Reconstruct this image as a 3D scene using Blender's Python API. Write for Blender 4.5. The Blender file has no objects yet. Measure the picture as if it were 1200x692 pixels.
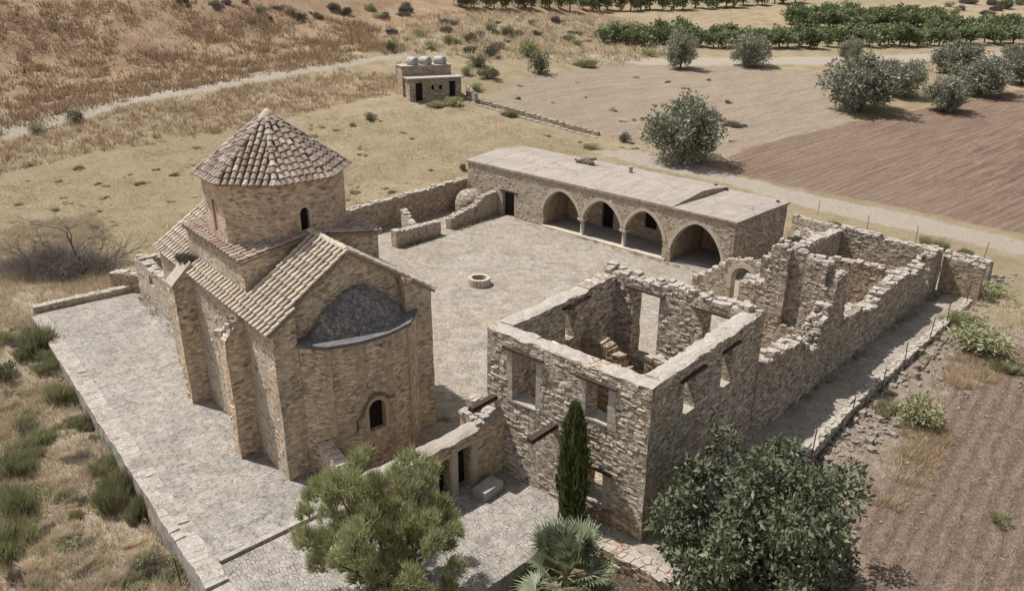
import bpy, bmesh, math, random
import numpy as np
from mathutils import Vector, Matrix, noise
random.seed(7)
rng = np.random.default_rng(11)
PI = math.pi
R = math.radians
S = bpy.context.scene
C = S.collection

# ---------------------------------------------------------------- camera
CAM_H, F_PX, PITCH, ROLL = 19.0, 927.3, R(22.262), R(0.2212)
fw = Vector((0, math.cos(PITCH), -math.sin(PITCH)))
r0 = Vector((1, 0, 0)); u0 = r0.cross(fw)
rt = math.cos(ROLL)*r0 + math.sin(ROLL)*u0
up = -math.sin(ROLL)*r0 + math.cos(ROLL)*u0
cd = bpy.data.cameras.new('camera'); cam = bpy.data.objects.new('camera', cd); C.objects.link(cam)
cd.sensor_width = 36; cd.lens = F_PX/1200*36; cd.clip_start = .5; cd.clip_end = 6000
M = Matrix((rt, up, -fw)).transposed().to_4x4(); M.translation = Vector((0, 0, CAM_H)); cam.matrix_world = M
S.camera = cam

# ---------------------------------------------------------------- light
SUN_EL = 61.5
sun_dir = Vector((math.cos(R(156))*math.cos(R(SUN_EL)), math.sin(R(156))*math.cos(R(SUN_EL)), math.sin(R(SUN_EL))))
w = bpy.data.worlds.new('World'); S.world = w; w.use_nodes = True
nt = w.node_tree; nt.nodes.clear()
sky = nt.nodes.new('ShaderNodeTexSky'); sky.sky_type = 'NISHITA'; sky.sun_disc = False
sky.sun_elevation = R(SUN_EL); sky.sun_rotation = math.atan2(sun_dir.x, sun_dir.y)
sky.air_density = 1.0; sky.dust_density = 2.5; sky.ozone_density = 1.0
bg = nt.nodes.new('ShaderNodeBackground'); bg.inputs[1].default_value = 0.085
wo = nt.nodes.new('ShaderNodeOutputWorld')
hs_ = nt.nodes.new('ShaderNodeHueSaturation'); hs_.inputs['Saturation'].default_value = .32; nt.links.new(sky.outputs[0], hs_.inputs['Color']); nt.links.new(hs_.outputs[0], bg.inputs[0]); nt.links.new(bg.outputs[0], wo.inputs[0])
sl = bpy.data.lights.new('sun', 'SUN'); sl.energy = 4.1; sl.angle = R(0.5); sl.color = (1.0, .95, .90)
so = bpy.data.objects.new('sun', sl); C.objects.link(so)
so.rotation_euler = sun_dir.to_track_quat('Z', 'Y').to_euler(); so.location = (-40, 40, 60)
S.view_settings.view_transform = 'Standard'; S.view_settings.look = 'None'
S.view_settings.exposure = 0.36; S.view_settings.gamma = 1.0; S.view_settings.use_curve_mapping = False
S.render.engine = 'CYCLES'
S.cycles.max_bounces = 5; S.cycles.diffuse_bounces = 3; S.cycles.transparent_max_bounces = 4

# ---------------------------------------------------------------- frames (position + heading of each building)
class Frame:
    def __init__(s, x, y, deg):
        s.o = Vector((x, y)); s.a = R(deg)
        s.e = Vector((math.cos(s.a), math.sin(s.a))); s.n = Vector((-math.sin(s.a), math.cos(s.a)))
    def w(s, u, v): return s.o + s.e*u + s.n*v
    def loc(s, x, y):
        d = Vector((x, y)) - s.o; return d.dot(s.e), d.dot(s.n)
HO = Frame(4.68, 23.20, -41.02)      # two-storey roofless house
CH = Frame(-8.91, 26.64, -50.33)     # church
AR = Frame(10.66, 53.26, -44.10)     # arcaded range

# ---------------------------------------------------------------- terrain
def sst(a, b, x):
    t = min(1, max(0, (x-a)/(b-a))); return t*t*(3-2*t)
def in_poly(p, x, y):
    ins = False; n = len(p); j = n-1
    for i in range(n):
        xi, yi = p[i]; xj, yj = p[j]
        if (yi > y) != (yj > y) and x < (xj-xi)*(y-yi)/(yj-yi)+xi: ins = not ins
        j = i
    return ins
def seg_dist(p, x, y, closed=True):
    best = 1e9; n = len(p)
    for i in range(n if closed else n-1):
        ax, ay = p[i]; bx, by = p[(i+1) % n]
        dx, dy = bx-ax, by-ay; L = dx*dx+dy*dy or 1e-9
        t = min(1, max(0, ((x-ax)*dx+(y-ay)*dy)/L))
        d = math.hypot(x-ax-t*dx, y-ay-t*dy)
        if d < best: best = d
    return best
def sdist(p, x, y):
    d = seg_dist(p, x, y); return d if in_poly(p, x, y) else -d

def T2(v): return (v.x, v.y)
MAIN = [(-10.19, 21.91), (-13.54, 24.76), (-20.7, 33.57), (-28.4, 43.2), (-24.3, 46.7), (-21.5, 50.5), T2(AR.w(-20.3, -12.5)), T2(AR.w(-20.3, 7)),
        T2(AR.w(5.6, 7.6)), T2(HO.w(-11, 40.2)), T2(HO.w(-4, 36)), T2(HO.w(3.45, 36)), T2(HO.w(3.3, 33)), T2(HO.w(2.85, 24.5)), T2(HO.w(2.5, 16)),
        T2(HO.w(2.4, 10)), T2(HO.w(2.3, -1.3)), T2(HO.w(-2.3, -1.3)), T2(HO.w(-2.3, 0.3)), T2(HO.w(-6.8, 0.3)), T2(CH.w(4.9, 7.0)), T2(CH.w(4.9, 1.1)), (-7.25, 24.64)]
YARD = [(-10.19, 21.91), (-7.25, 24.64), T2(CH.w(4.9, 1.1)), T2(CH.w(4.9, 7.0)), T2(HO.w(-6.8, .3)), T2(HO.w(-2.3, .3)), T2(HO.w(-2.3, -1.3)), T2(HO.w(-2.6, -6)), T2(HO.w(-3, -10)), (-4.0, 13.4), (-10.6, 21.4)]
OUTER = [(-4.6, 13.6), (-13.54, 24.76), (-20.7, 33.57), (-28.4, 43.2), (-24.3, 46.7), (-21.5, 50.5), T2(AR.w(-20.3, -12.5)), T2(AR.w(-20.3, 7)),
         T2(AR.w(5.6, 7.6)), T2(HO.w(-11, 40.2)), T2(HO.w(-4, 36)), T2(HO.w(3.45, 36)), T2(HO.w(3.3, 33)), T2(HO.w(2.85, 24.5)), T2(HO.w(2.5, 16)),
         T2(HO.w(2.4, 10)), T2(HO.w(2.3, -1.3)), T2(HO.w(-2.4, -1.3)), T2(HO.w(-2.6, -6)), T2(HO.w(-3, -10))]
OUTER_BB = (min(p[0] for p in OUTER), max(p[0] for p in OUTER), min(p[1] for p in OUTER), max(p[1] for p in OUTER))
HILL_FOOT = [(-260, 40), (-110, 68), (-62, 92), (-45, 106), (-30, 122), (-14, 143), (0, 165), (20, 190), (60, 240), (120, 300)]
def hill_d(x, y):
    # distance beyond the foot line (positive on the uphill, left side)
    d = seg_dist(HILL_FOOT, x, y, False)
    for i in range(len(HILL_FOOT)-1):
        ax, ay = HILL_FOOT[i]; bx, by = HILL_FOOT[i+1]
        if ax <= x <= bx or (i == 0 and x < ax) or (i == len(HILL_FOOT)-2 and x > bx):
            yy = ay+(by-ay)*(x-ax)/(bx-ax)
            return d if y > yy else -d
    return -d
def tz0(x, y):
    d = max(0.0, y-62); z = .075*(d if d > 12 else d*d/24+0) - (0 if d <= 12 else .075*6)
    if d > 0:
        z += .055*d*sst(25, -18, x)
    if d > 120: z += .03*(d-120)
    hd = hill_d(x, y)
    if hd > 0: z += .26*hd*sst(0, 25, hd) if hd < 25 else .26*hd
    z += .55*sst(6, 0, abs(hd+7))*sst(50, 0, x)          # little bank below the hill path
    near = -1.25*sst(50, 26, y)
    if x > 6: near *= 1-.55*sst(6, 16, x)
    return z + near
def tz(x, y):
    z = tz0(x, y)
    if OUTER_BB[0]-2 < x < OUTER_BB[1]+2 and OUTER_BB[2]-2 < y < OUTER_BB[3]+2:
        s = sdist(OUTER, x, y)
        if s > -.2: z = min(z, -.25) - 1.0*sst(-.2, .7, s)
    return z
def tzn(x, y):
    z = tz(x, y)
    a = .05 + .10*sst(55, 90, y)
    z += a*noise.fractal(Vector((x*.35, y*.35, 3.1)), 1, 2, 4)
    hd = hill_d(x, y)
    if hd > 2: z += .5*sst(2, 12, hd)*noise.fractal(Vector((x*.12, y*.12, 8.1)), 1, 2, 4)
    return z
def ray(px, py):
    return (fw*F_PX + rt*(px-600) + up*(346-py)).normalized()
def hit(px, py, f=tz0):
    # where the line of sight through a photo pixel meets the ground
    d = ray(px, py); t = 12.0; last = t
    while t < 1500:
        p = Vector((0, 0, CAM_H)) + d*t
        if p.z < f(p.x, p.y):
            lo, hi = last, t
            for _ in range(24):
                m = (lo+hi)/2; p = Vector((0, 0, CAM_H))+d*m
                if p.z < f(p.x, p.y): hi = m
                else: lo = m
            return p.x, p.y
        last = t; t *= 1.015
    return p.x, p.y

# ---------------------------------------------------------------- materials
def new_mat(name):
    m = bpy.data.materials.new(name); m.use_nodes = True
    n = m.node_tree; b = n.nodes['Principled BSDF']
    b.inputs['Specular IOR Level'].default_value = .15; b.inputs['Roughness'].default_value = .9
    return m, n, b
class N:
    def __init__(s, nt): s.t = nt
    def node(s, kind, **kw):
        n = s.t.nodes.new(kind)
        for k, v in kw.items():
            if k.startswith('i_'):
                n.inputs[k[2:].replace('_', ' ')].default_value = v
            else: setattr(n, k, v)
        return n
    def link(s, a, b): s.t.links.new(a, b)
    def math(s, op, a, b=None, c=None, clamp=False):
        n = s.t.nodes.new('ShaderNodeMath'); n.operation = op; n.use_clamp = clamp
        for i, v in enumerate((a, b, c)):
            if v is None: continue
            if isinstance(v, (int, float)): n.inputs[i].default_value = v
            else: s.link(v, n.inputs[i])
        return n.outputs[0]
    def mix(s, f, a, b, mode='MIX'):
        n = s.t.nodes.new('ShaderNodeMix'); n.data_type = 'RGBA'; n.blend_type = mode
        for sock, v in ((n.inputs[0], f), (n.inputs[6], a), (n.inputs[7], b)):
            if isinstance(v, (int, float)): sock.default_value = v
            elif isinstance(v, tuple): sock.default_value = (*v, 1) if len(v) == 3 else v
            else: s.link(v, sock)
        return n.outputs[2]
    def ramp(s, f, stops, mode='LINEAR'):
        n = s.t.nodes.new('ShaderNodeValToRGB'); cr = n.color_ramp; cr.interpolation = mode
        while len(cr.elements) < len(stops): cr.elements.new(.5)
        for e, (p, c) in zip(cr.elements, stops):
            e.position = p; e.color = (*c, 1) if isinstance(c, tuple) else (c, c, c, 1)
        s.link(f, n.inputs[0]); return n.outputs[0]
    def noise(s, vec, scale, detail=4, rough=.6, dist=0):
        n = s.node('ShaderNodeTexNoise', i_Scale=scale, i_Detail=detail, i_Roughness=rough, i_Distortion=dist)
        if vec is not None: s.link(vec, n.inputs['Vector'])
        return n
    def vmath(s, op, a, b):
        n = s.t.nodes.new('ShaderNodeVectorMath'); n.operation = op
        for i, v in enumerate((a, b)):
            if isinstance(v, tuple): n.inputs[i].default_value = v
            else: s.link(v, n.inputs[i])
        return n.outputs[0]

def stone_mat(name, lo, hi, joint, sx=.34, sz=.16, joint_w=.10, bump=.035, stain=(.5, .42, .34), stain_amt=.35, pits=0.0, pit_col=(.1, .07, .055), plaster=0.0, plaster_col=(.4, .33, .25), rot=0.0, wob=.35):
    m, t, b = new_mat(name); n = N(t)
    uv = n.node('ShaderNodeUVMap').outputs[0]
    geo = n.node('ShaderNodeTexCoord').outputs['Object']
    mp = n.node('ShaderNodeMapping'); n.link(uv, mp.inputs[0]); mp.inputs['Rotation'].default_value = (0, 0, rot); mp.inputs['Scale'].default_value = (1/sx, 1/sz, 1)
    d = n.noise(uv, 2.2, 3); dv = n.vmath('SUBTRACT', d.outputs['Color'], (.5, .5, .5)); dv = n.vmath('MULTIPLY', dv, (wob*2.6, wob*3.2, 0))
    d2 = n.noise(uv, 13, 3, .7); dv2 = n.vmath('MULTIPLY', n.vmath('SUBTRACT', d2.outputs['Color'], (.5, .5, .5)), (2*wob, 2.3*wob, 0)); dv = n.vmath('ADD', dv, dv2)
    vec = n.vmath('ADD', mp.outputs[0], dv)
    szf = n.ramp(n.noise(uv, 1.3, 2, .5).outputs[0], [(0, .62), (.44, 1.0), (.57, 1.5)], 'CONSTANT'); vec = n.vmath('MULTIPLY', vec, szf)
    v1 = n.node('ShaderNodeTexVoronoi', voronoi_dimensions='2D', feature='F1', i_Scale=1.0, i_Randomness=.85); n.link(vec, v1.inputs['Vector'])
    v2 = n.node('ShaderNodeTexVoronoi', voronoi_dimensions='2D', feature='DISTANCE_TO_EDGE', i_Scale=1.0, i_Randomness=.85); n.link(vec, v2.inputs['Vector'])
    sep = n.node('ShaderNodeSeparateColor'); n.link(v1.outputs['Color'], sep.inputs[0])
    big = n.noise(geo, .45, 4, .6); mid = n.noise(geo, 3.0, 5, .7); fine = n.noise(geo, 28, 3, .7)
    mid3 = tuple((a*.62+c*.38) for a, c in zip(lo, hi))
    col = n.ramp(sep.outputs[0], [(0, lo), (.35, mid3), (.75, tuple(a*.3+c*.7 for a, c in zip(lo, hi))), (1, hi)])
    jm = n.math('SMOOTH_MIN', n.math('DIVIDE', v2.outputs['Distance'], joint_w), 1.0, .2, clamp=True)
    jg = n.ramp(n.noise(uv, 5.5, 4, .7).outputs[0], [(.40, .12), (.62, 1.0)])
    jn = n.math('SUBTRACT', 1.0, n.math('MULTIPLY', n.math('SUBTRACT', 1.0, jm), jg))
    col = n.mix(jn, joint, col)
    if plaster > 0:
        pm = n.ramp(n.noise(geo, 1.1, 6, .68).outputs[0], [(.62-plaster*.5, 1.0), (.70-plaster*.5+.12, 0.0)])
        pc = n.mix(fine.outputs[0], tuple(a*.86 for a in plaster_col), tuple(min(1, a*1.12) for a in plaster_col))
        pms = n.math('MULTIPLY', pm, .93)
        col = n.mix(pms, col, pc)
        jn = n.math('MAXIMUM', jn, n.math('MULTIPLY', pm, .9))
    if pits > 0:
        mpp = n.node('ShaderNodeMapping'); n.link(uv, mpp.inputs[0]); mpp.inputs['Scale'].default_value = (3.0, 7.5, 1)
        pn = n.noise(mpp.outputs[0], 1.0, 5, .62, .6)
        pm2 = n.math('MULTIPLY', n.ramp(pn.outputs[0], [(.60-pits*.15, 0.0), (.66-pits*.1, 1.0)]), n.ramp(n.noise(geo, .9, 3).outputs[0], [(.3, .25), (.62, 1.0)]))
        col = n.mix(pm2, col, n.mix(sep.outputs[1], pit_col, tuple(a*2.1 for a in pit_col)))
        jn = n.math('SUBTRACT', jn, n.math('MULTIPLY', pm2, .8), clamp=True)
    st = n.ramp(big.outputs[0], [(.35, 1.0), (.62, 0.0)])
    col = n.mix(n.math('MULTIPLY', st, stain_amt), col, n.mix(1.0, col, tuple(min(1, s*1.5) for s in stain), 'MULTIPLY'))
    col = n.mix(.55, col, n.mix(1.0, col, n.ramp(mid.outputs[0], [(.3, .55), (.7, 1.35)]), 'MULTIPLY'))
    n.link(col, b.inputs['Base Color'])
    h = n.math('ADD', n.math('MULTIPLY', jn, 1.0), n.math('MULTIPLY', sep.outputs[1], .7))
    h = n.math('ADD', h, n.math('MULTIPLY', fine.outputs[0], .35)); h = n.math('ADD', h, n.math('MULTIPLY', mid.outputs[0], .7))
    bp = n.node('ShaderNodeBump', i_Strength=1.0, i_Distance=bump); n.link(h, bp.inputs['Height']); n.link(bp.outputs[0], b.inputs['Normal'])
    b.inputs['Roughness'].default_value = .95
    return m
def plain_mat(name, c1, c2, scale=3.0, bump=.01, bscale=30, rough=.9, spec=.15, metal=0):
    m, t, b = new_mat(name); n = N(t)
    geo = n.node('ShaderNodeTexCoord').outputs['Object']
    a = n.noise(geo, scale, 6, .65); f = n.noise(geo, bscale, 4, .7)
    col = n.mix(n.ramp(a.outputs[0], [(.32, 0.0), (.68, 1.0)]), c1, c2)
    col = n.mix(.5, col, n.mix(1.0, col, n.ramp(f.outputs[0], [(.3, .65), (.7, 1.3)]), 'MULTIPLY'))
    n.link(col, b.inputs['Base Color']); b.inputs['Roughness'].default_value = rough; b.inputs['Specular IOR Level'].default_value = spec; b.inputs['Metallic'].default_value = metal
    if bump:
        bp = n.node('ShaderNodeBump', i_Strength=1.0, i_Distance=bump)
        n.link(n.math('ADD', f.outputs[0], n.math('MULTIPLY', a.outputs[0], 1.5)), bp.inputs['Height']); n.link(bp.outputs[0], b.inputs['Normal'])
    return m
def leaf_mat(name, c1, c2, c3=None, rough=.55, spec=.25, trans=.25):
    m, t, b = new_mat(name); n = N(t)
    g = n.node('ShaderNodeNewGeometry')
    oi = n.node('ShaderNodeObjectInfo')
    geo = n.node('ShaderNodeTexCoord').outputs['Object']
    col = n.mix(g.outputs['Random Per Island'], c1, c2)
    if c3:
        cl = n.noise(geo, 1.3, 3)
        col = n.mix(n.ramp(cl.outputs[0], [(.45, 0.0), (.65, .8)]), col, c3)
    hs = n.node('ShaderNodeHueSaturation'); n.link(col, hs.inputs['Color'])
    n.link(n.math('ADD', .8, n.math('MULTIPLY', oi.outputs['Random'], .4)), hs.inputs['Value'])
    n.link(hs.outputs[0], b.inputs['Base Color']); b.inputs['Roughness'].default_value = rough; b.inputs['Specular IOR Level'].default_value = spec
    if trans:
        tr = n.node('ShaderNodeBsdfTranslucent'); n.link(hs.outputs[0], tr.inputs[0])
        mx = n.node('ShaderNodeMixShader'); mx.inputs[0].default_value = trans
        out = t.nodes['Material Output']
        n.link(b.outputs[0], mx.inputs[1]); n.link(tr.outputs[0], mx.inputs[2]); n.link(mx.outputs[0], out.inputs[0])
    return m
def tile_mat(name, c1, c2, c3):
    m, t, b = new_mat(name); n = N(t)
    g = n.node('ShaderNodeNewGeometry'); geo = n.node('ShaderNodeTexCoord').outputs['Object']
    col = n.ramp(g.outputs['Random Per Island'], [(0, c1), (.45, c2), (.8, c2), (1, c3)])
    a = n.noise(geo, 5, 6, .7); f = n.noise(geo, 40, 4, .7); l = n.noise(geo, 1.2, 5, .6)
    col = n.mix(.8, col, n.mix(1.0, col, n.ramp(a.outputs[0], [(.3, .5), (.7, 1.35)]), 'MULTIPLY'))
    col = n.mix(n.ramp(l.outputs[0], [(.5, 0.0), (.7, .45)]), col, (.30, .27, .23))
    n.link(col, b.inputs['Base Color'])
    bp = n.node('ShaderNodeBump', i_Strength=.7, i_Distance=.02); n.link(n.math('ADD', f.outputs[0], a.outputs[0]), bp.inputs['Height']); n.link(bp.outputs[0], b.inputs['Normal'])
    b.inputs['Roughness'].default_value = .9
    return m

MT = {}
MT['church_lit'] = stone_mat('church rubble', (.35, .295, .23), (.62, .545, .445), (.36, .305, .24), .26, .15, .13, .03, plaster=.25, plaster_col=(.53, .465, .375), pits=.5, pit_col=(.17, .135, .105), stain_amt=.25, wob=.16)
MT['church_shaded'] = stone_mat('shaded church render', (.52, .425, .32), (.76, .64, .495), (.52, .425, .32), .28, .16, .13, .018, plaster=.72, plaster_col=(.76, .635, .49), pits=.8, pit_col=(.19, .135, .095), stain=(.64, .55, .48), stain_amt=.3, wob=.14)  # church stone for shaded faces, bounce light put in as a warmer, lighter colour
MT['drum'] = stone_mat('drum brickwork', (.42, .31, .235), (.68, .55, .43), (.53, .43, .335), .30, .13, .11, .018, plaster=.45, plaster_col=(.66, .54, .415), pits=.65, pit_col=(.19, .12, .09), stain_amt=.25, wob=.14)
MT['house'] = stone_mat('coursed rubble', (.37, .315, .25), (.74, .65, .54), (.17, .142, .113), .30, .10, .15, .045, stain=(.68, .58, .48), stain_amt=.35, wob=.26, pits=.5, pit_col=(.13, .105, .08))
MT['house_low'] = stone_mat('earthy rubble', (.28, .205, .145), (.58, .47, .355), (.16, .115, .08), .26, .13, .16, .045)
MT['range'] = stone_mat('grey rubble', (.325, .275, .22), (.64, .56, .465), (.155, .128, .103), .28, .10, .16, .045, stain=(.62, .52, .44), stain_amt=.3, pits=.5, pit_col=(.12, .095, .075))
MT['rubble_brown'] = stone_mat('brown rubble', (.30, .23, .165), (.60, .495, .385), (.15, .115, .085), .24, .12, .15, .045, stain=(.68, .56, .46), stain_amt=.35)
MT['arcade'] = stone_mat('arcade rubble', (.335, .28, .215), (.61, .53, .425), (.28, .235, .18), .30, .125, .13, .04, plaster=.12, plaster_col=(.49, .42, .335), stain_amt=.25, pits=.35, pit_col=(.16, .13, .1))
MT['ashlar'] = plain_mat('pale dressed stone', (.44, .38, .30), (.56, .49, .40), 2.0, .01, 20)
MT['cap'] = plain_mat('sun bleached coping stone', (.34, .305, .265), (.50, .455, .40), 5.0, .03, 26)
MT['screed'] = plain_mat('lime screed', (.30, .262, .225), (.375, .335, .295), .9, .012, 14)
def stained_mat(name, c1, c2):
    m, t, b = new_mat(name); n = N(t); geo = n.node('ShaderNodeTexCoord').outputs['Object']
    a = n.noise(geo, .55, 7, .72, 1.0); f = n.noise(geo, 16, 5, .75); g = n.noise(geo, 3.2, 6, .7)
    mp = n.node('ShaderNodeMapping'); n.link(geo, mp.inputs[0]); mp.inputs['Scale'].default_value = (2.2, .35, 1); st = n.noise(mp.outputs[0], 1.0, 5, .7)
    col = n.mix(n.ramp(a.outputs[0], [(.3, 0.0), (.7, 1.0)]), c1, c2)
    col = n.mix(.8, col, n.mix(1.0, col, n.ramp(st.outputs[0], [(.3, .78), (.62, 1.1)]), 'MULTIPLY'))
    col = n.mix(n.ramp(g.outputs[0], [(.58, 0.0), (.72, .5)]), col, (.22, .19, .165))
    v = n.node('ShaderNodeTexVoronoi', feature='DISTANCE_TO_EDGE', i_Scale=.33); n.link(n.vmath('ADD', geo, n.vmath('MULTIPLY', n.noise(geo, 1.5, 5, .7).outputs['Color'], (1.3, 1.3, 0))), v.inputs['Vector'])
    col = n.mix(n.ramp(v.outputs['Distance'], [(.004, .55), (.016, 0.0)]), col, (.13, .11, .1))
    col = n.mix(.7, col, n.mix(1.0, col, n.ramp(f.outputs[0], [(.3, .72), (.7, 1.22)]), 'MULTIPLY'))
    n.link(col, b.inputs['Base Color']); b.inputs['Roughness'].default_value = .95
    bp = n.node('ShaderNodeBump', i_Strength=1.0, i_Distance=.02); n.link(n.math('ADD', f.outputs[0], g.outputs[0]), bp.inputs['Height']); n.link(bp.outputs[0], b.inputs['Normal'])
    return m
MT['roofscreed'] = stained_mat('stained roof screed', (.30, .258, .22), (.385, .342, .30))
MT['concrete'] = plain_mat('grey concrete', (.30, .285, .27), (.42, .40, .38), 2.5, .006, 30)
MT['darkrender'] = plain_mat('dark grey apse render', (.11, .105, .108), (.19, .182, .182), 2.5, .012, 22)
MT['darkrubble'] = stone_mat('lichen dark rubble', (.16, .147, .147), (.37, .345, .33), (.11, .1, .1), .13, .10, .14, .04)
MT['wood'] = plain_mat('weathered timber', (.045, .033, .027), (.085, .063, .05), 6, .01, 40)
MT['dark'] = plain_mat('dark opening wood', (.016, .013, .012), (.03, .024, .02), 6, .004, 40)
MT['iron'] = plain_mat('rusty iron post', (.05, .042, .038), (.09, .07, .055), 12, 0, 40, .7, .3)
MT['white'] = plain_mat('white tank plastic', (.30, .295, .29), (.40, .395, .385), 3, .002, 30, .5, .3)
MT['tile_nave'] = tile_mat('cream barrel tile', (.48, .40, .305), (.58, .50, .405), (.64, .57, .475))
MT['tile_dome'] = tile_mat('pinkish barrel tile', (.25, .185, .15), (.37, .295, .245), (.52, .455, .40))
MT['tile_red'] = tile_mat('reddish barrel tile', (.34, .245, .195), (.46, .37, .30), (.56, .48, .40))
MT['pan'] = plain_mat('tile bedding', (.22, .17, .13), (.31, .245, .195), 4, .01)
MT['bark'] = plain_mat('bark', (.09, .07, .055), (.17, .14, .115), 6, .02, 20)
MT['deadwood'] = plain_mat('dead grey wood', (.12, .10, .095), (.22, .19, .18), 6, .01, 20)
MT['pine'] = leaf_mat('pine needles', (.20, .22, .10), (.48, .49, .28), (.32, .34, .17), trans=.3)
MT['broad'] = leaf_mat('dark broad leaf', (.045, .06, .03), (.27, .29, .19), (.15, .165, .09), .55, .25, .15)  # paler leaves in the mix stand in for highlights on the crown
MT['cypress'] = leaf_mat('cypress scale leaf', (.055, .075, .024), (.20, .225, .085), None, trans=.15)  # pale end of the leaf colours imitates sunlit tips
MT['palm'] = leaf_mat('fan palm leaf', (.12, .15, .08), (.33, .355, .235), None, .4, .4, .2)
MT['olive'] = leaf_mat('olive leaf', (.15, .157, .11), (.36, .36, .275), None, .5, .3, .15)
MT['orchard'] = leaf_mat('orchard leaf', (.115, .145, .07), (.245, .28, .14), None, trans=.2)
MT['broom'] = leaf_mat('green broom', (.17, .19, .09), (.38, .39, .215), (.38, .34, .20), trans=.2)
MT['thicket'] = leaf_mat('dark scrub leaf', (.09, .095, .055), (.20, .20, .12), None, trans=.15)
MT['straw'] = leaf_mat('dry grass', (.50, .42, .30), (.82, .72, .555), (.60, .50, .36), .8, .05, .2)
MT['rust'] = leaf_mat('rusty dry grass', (.45, .34, .22), (.66, .53, .37), None, .8, .05, .2)
MT['brownbrush'] = leaf_mat('brown hill brush', (.29, .20, .13), (.55, .42, .295), (.33, .235, .155), .8, .05, .2)
MT['drybush'] = leaf_mat('dry grey twigs', (.16, .135, .12), (.33, .285, .25), None, .8, .05, .05)
def facing_mat(name, lo, hi):
    m, t, b = new_mat(name); n = N(t)
    g = n.node('ShaderNodeNewGeometry'); geo = n.node('ShaderNodeTexCoord').outputs['Object']
    col = n.ramp(g.outputs['Random Per Island'], [(0, lo), (.5, tuple(a*.55+c*.45 for a, c in zip(lo, hi))), (1, hi)])
    a = n.noise(geo, 9, 5, .7); f = n.noise(geo, 45, 3, .7)
    col = n.mix(.8, col, n.mix(1.0, col, n.ramp(a.outputs[0], [(.3, .6), (.7, 1.3)]), 'MULTIPLY'))
    n.link(col, b.inputs['Base Color']); b.inputs['Roughness'].default_value = .95
    bp = n.node('ShaderNodeBump', i_Strength=1.0, i_Distance=.025); n.link(n.math('ADD', a.outputs[0], n.math('MULTIPLY', f.outputs[0], .4)), bp.inputs['Height']); n.link(bp.outputs[0], b.inputs['Normal'])
    return m
FACING = {'house': (facing_mat('grey facing stone', (.40, .34, .275), (.72, .64, .535)), 22), 'range': (facing_mat('grey brown facing stone', (.36, .305, .245), (.66, .575, .475)), 20),
          'rubble_brown': (facing_mat('brown facing stone', (.27, .205, .145), (.60, .495, .385)), 15), 'arcade': (facing_mat('tan facing stone', (.33, .275, .21), (.60, .52, .415)), 9),
          'house_low': (facing_mat('earthy facing stone', (.26, .19, .135), (.58, .46, .35)), 14), 'church_shaded': (facing_mat('shaded church facing stone', (.40, .30, .215), (.74, .60, .45)), 3), 'church_lit': (facing_mat('church facing stone', (.33, .275, .21), (.62, .545, .445)), 5)}  # stones on the church's shaded faces share its bounce-lightened colour
def faced(mb, key):
    mb.fkey = key; return mb
MT['loose'] = plain_mat('loose stones', (.22, .188, .157), (.36, .32, .275), 3, .03, 24)

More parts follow.
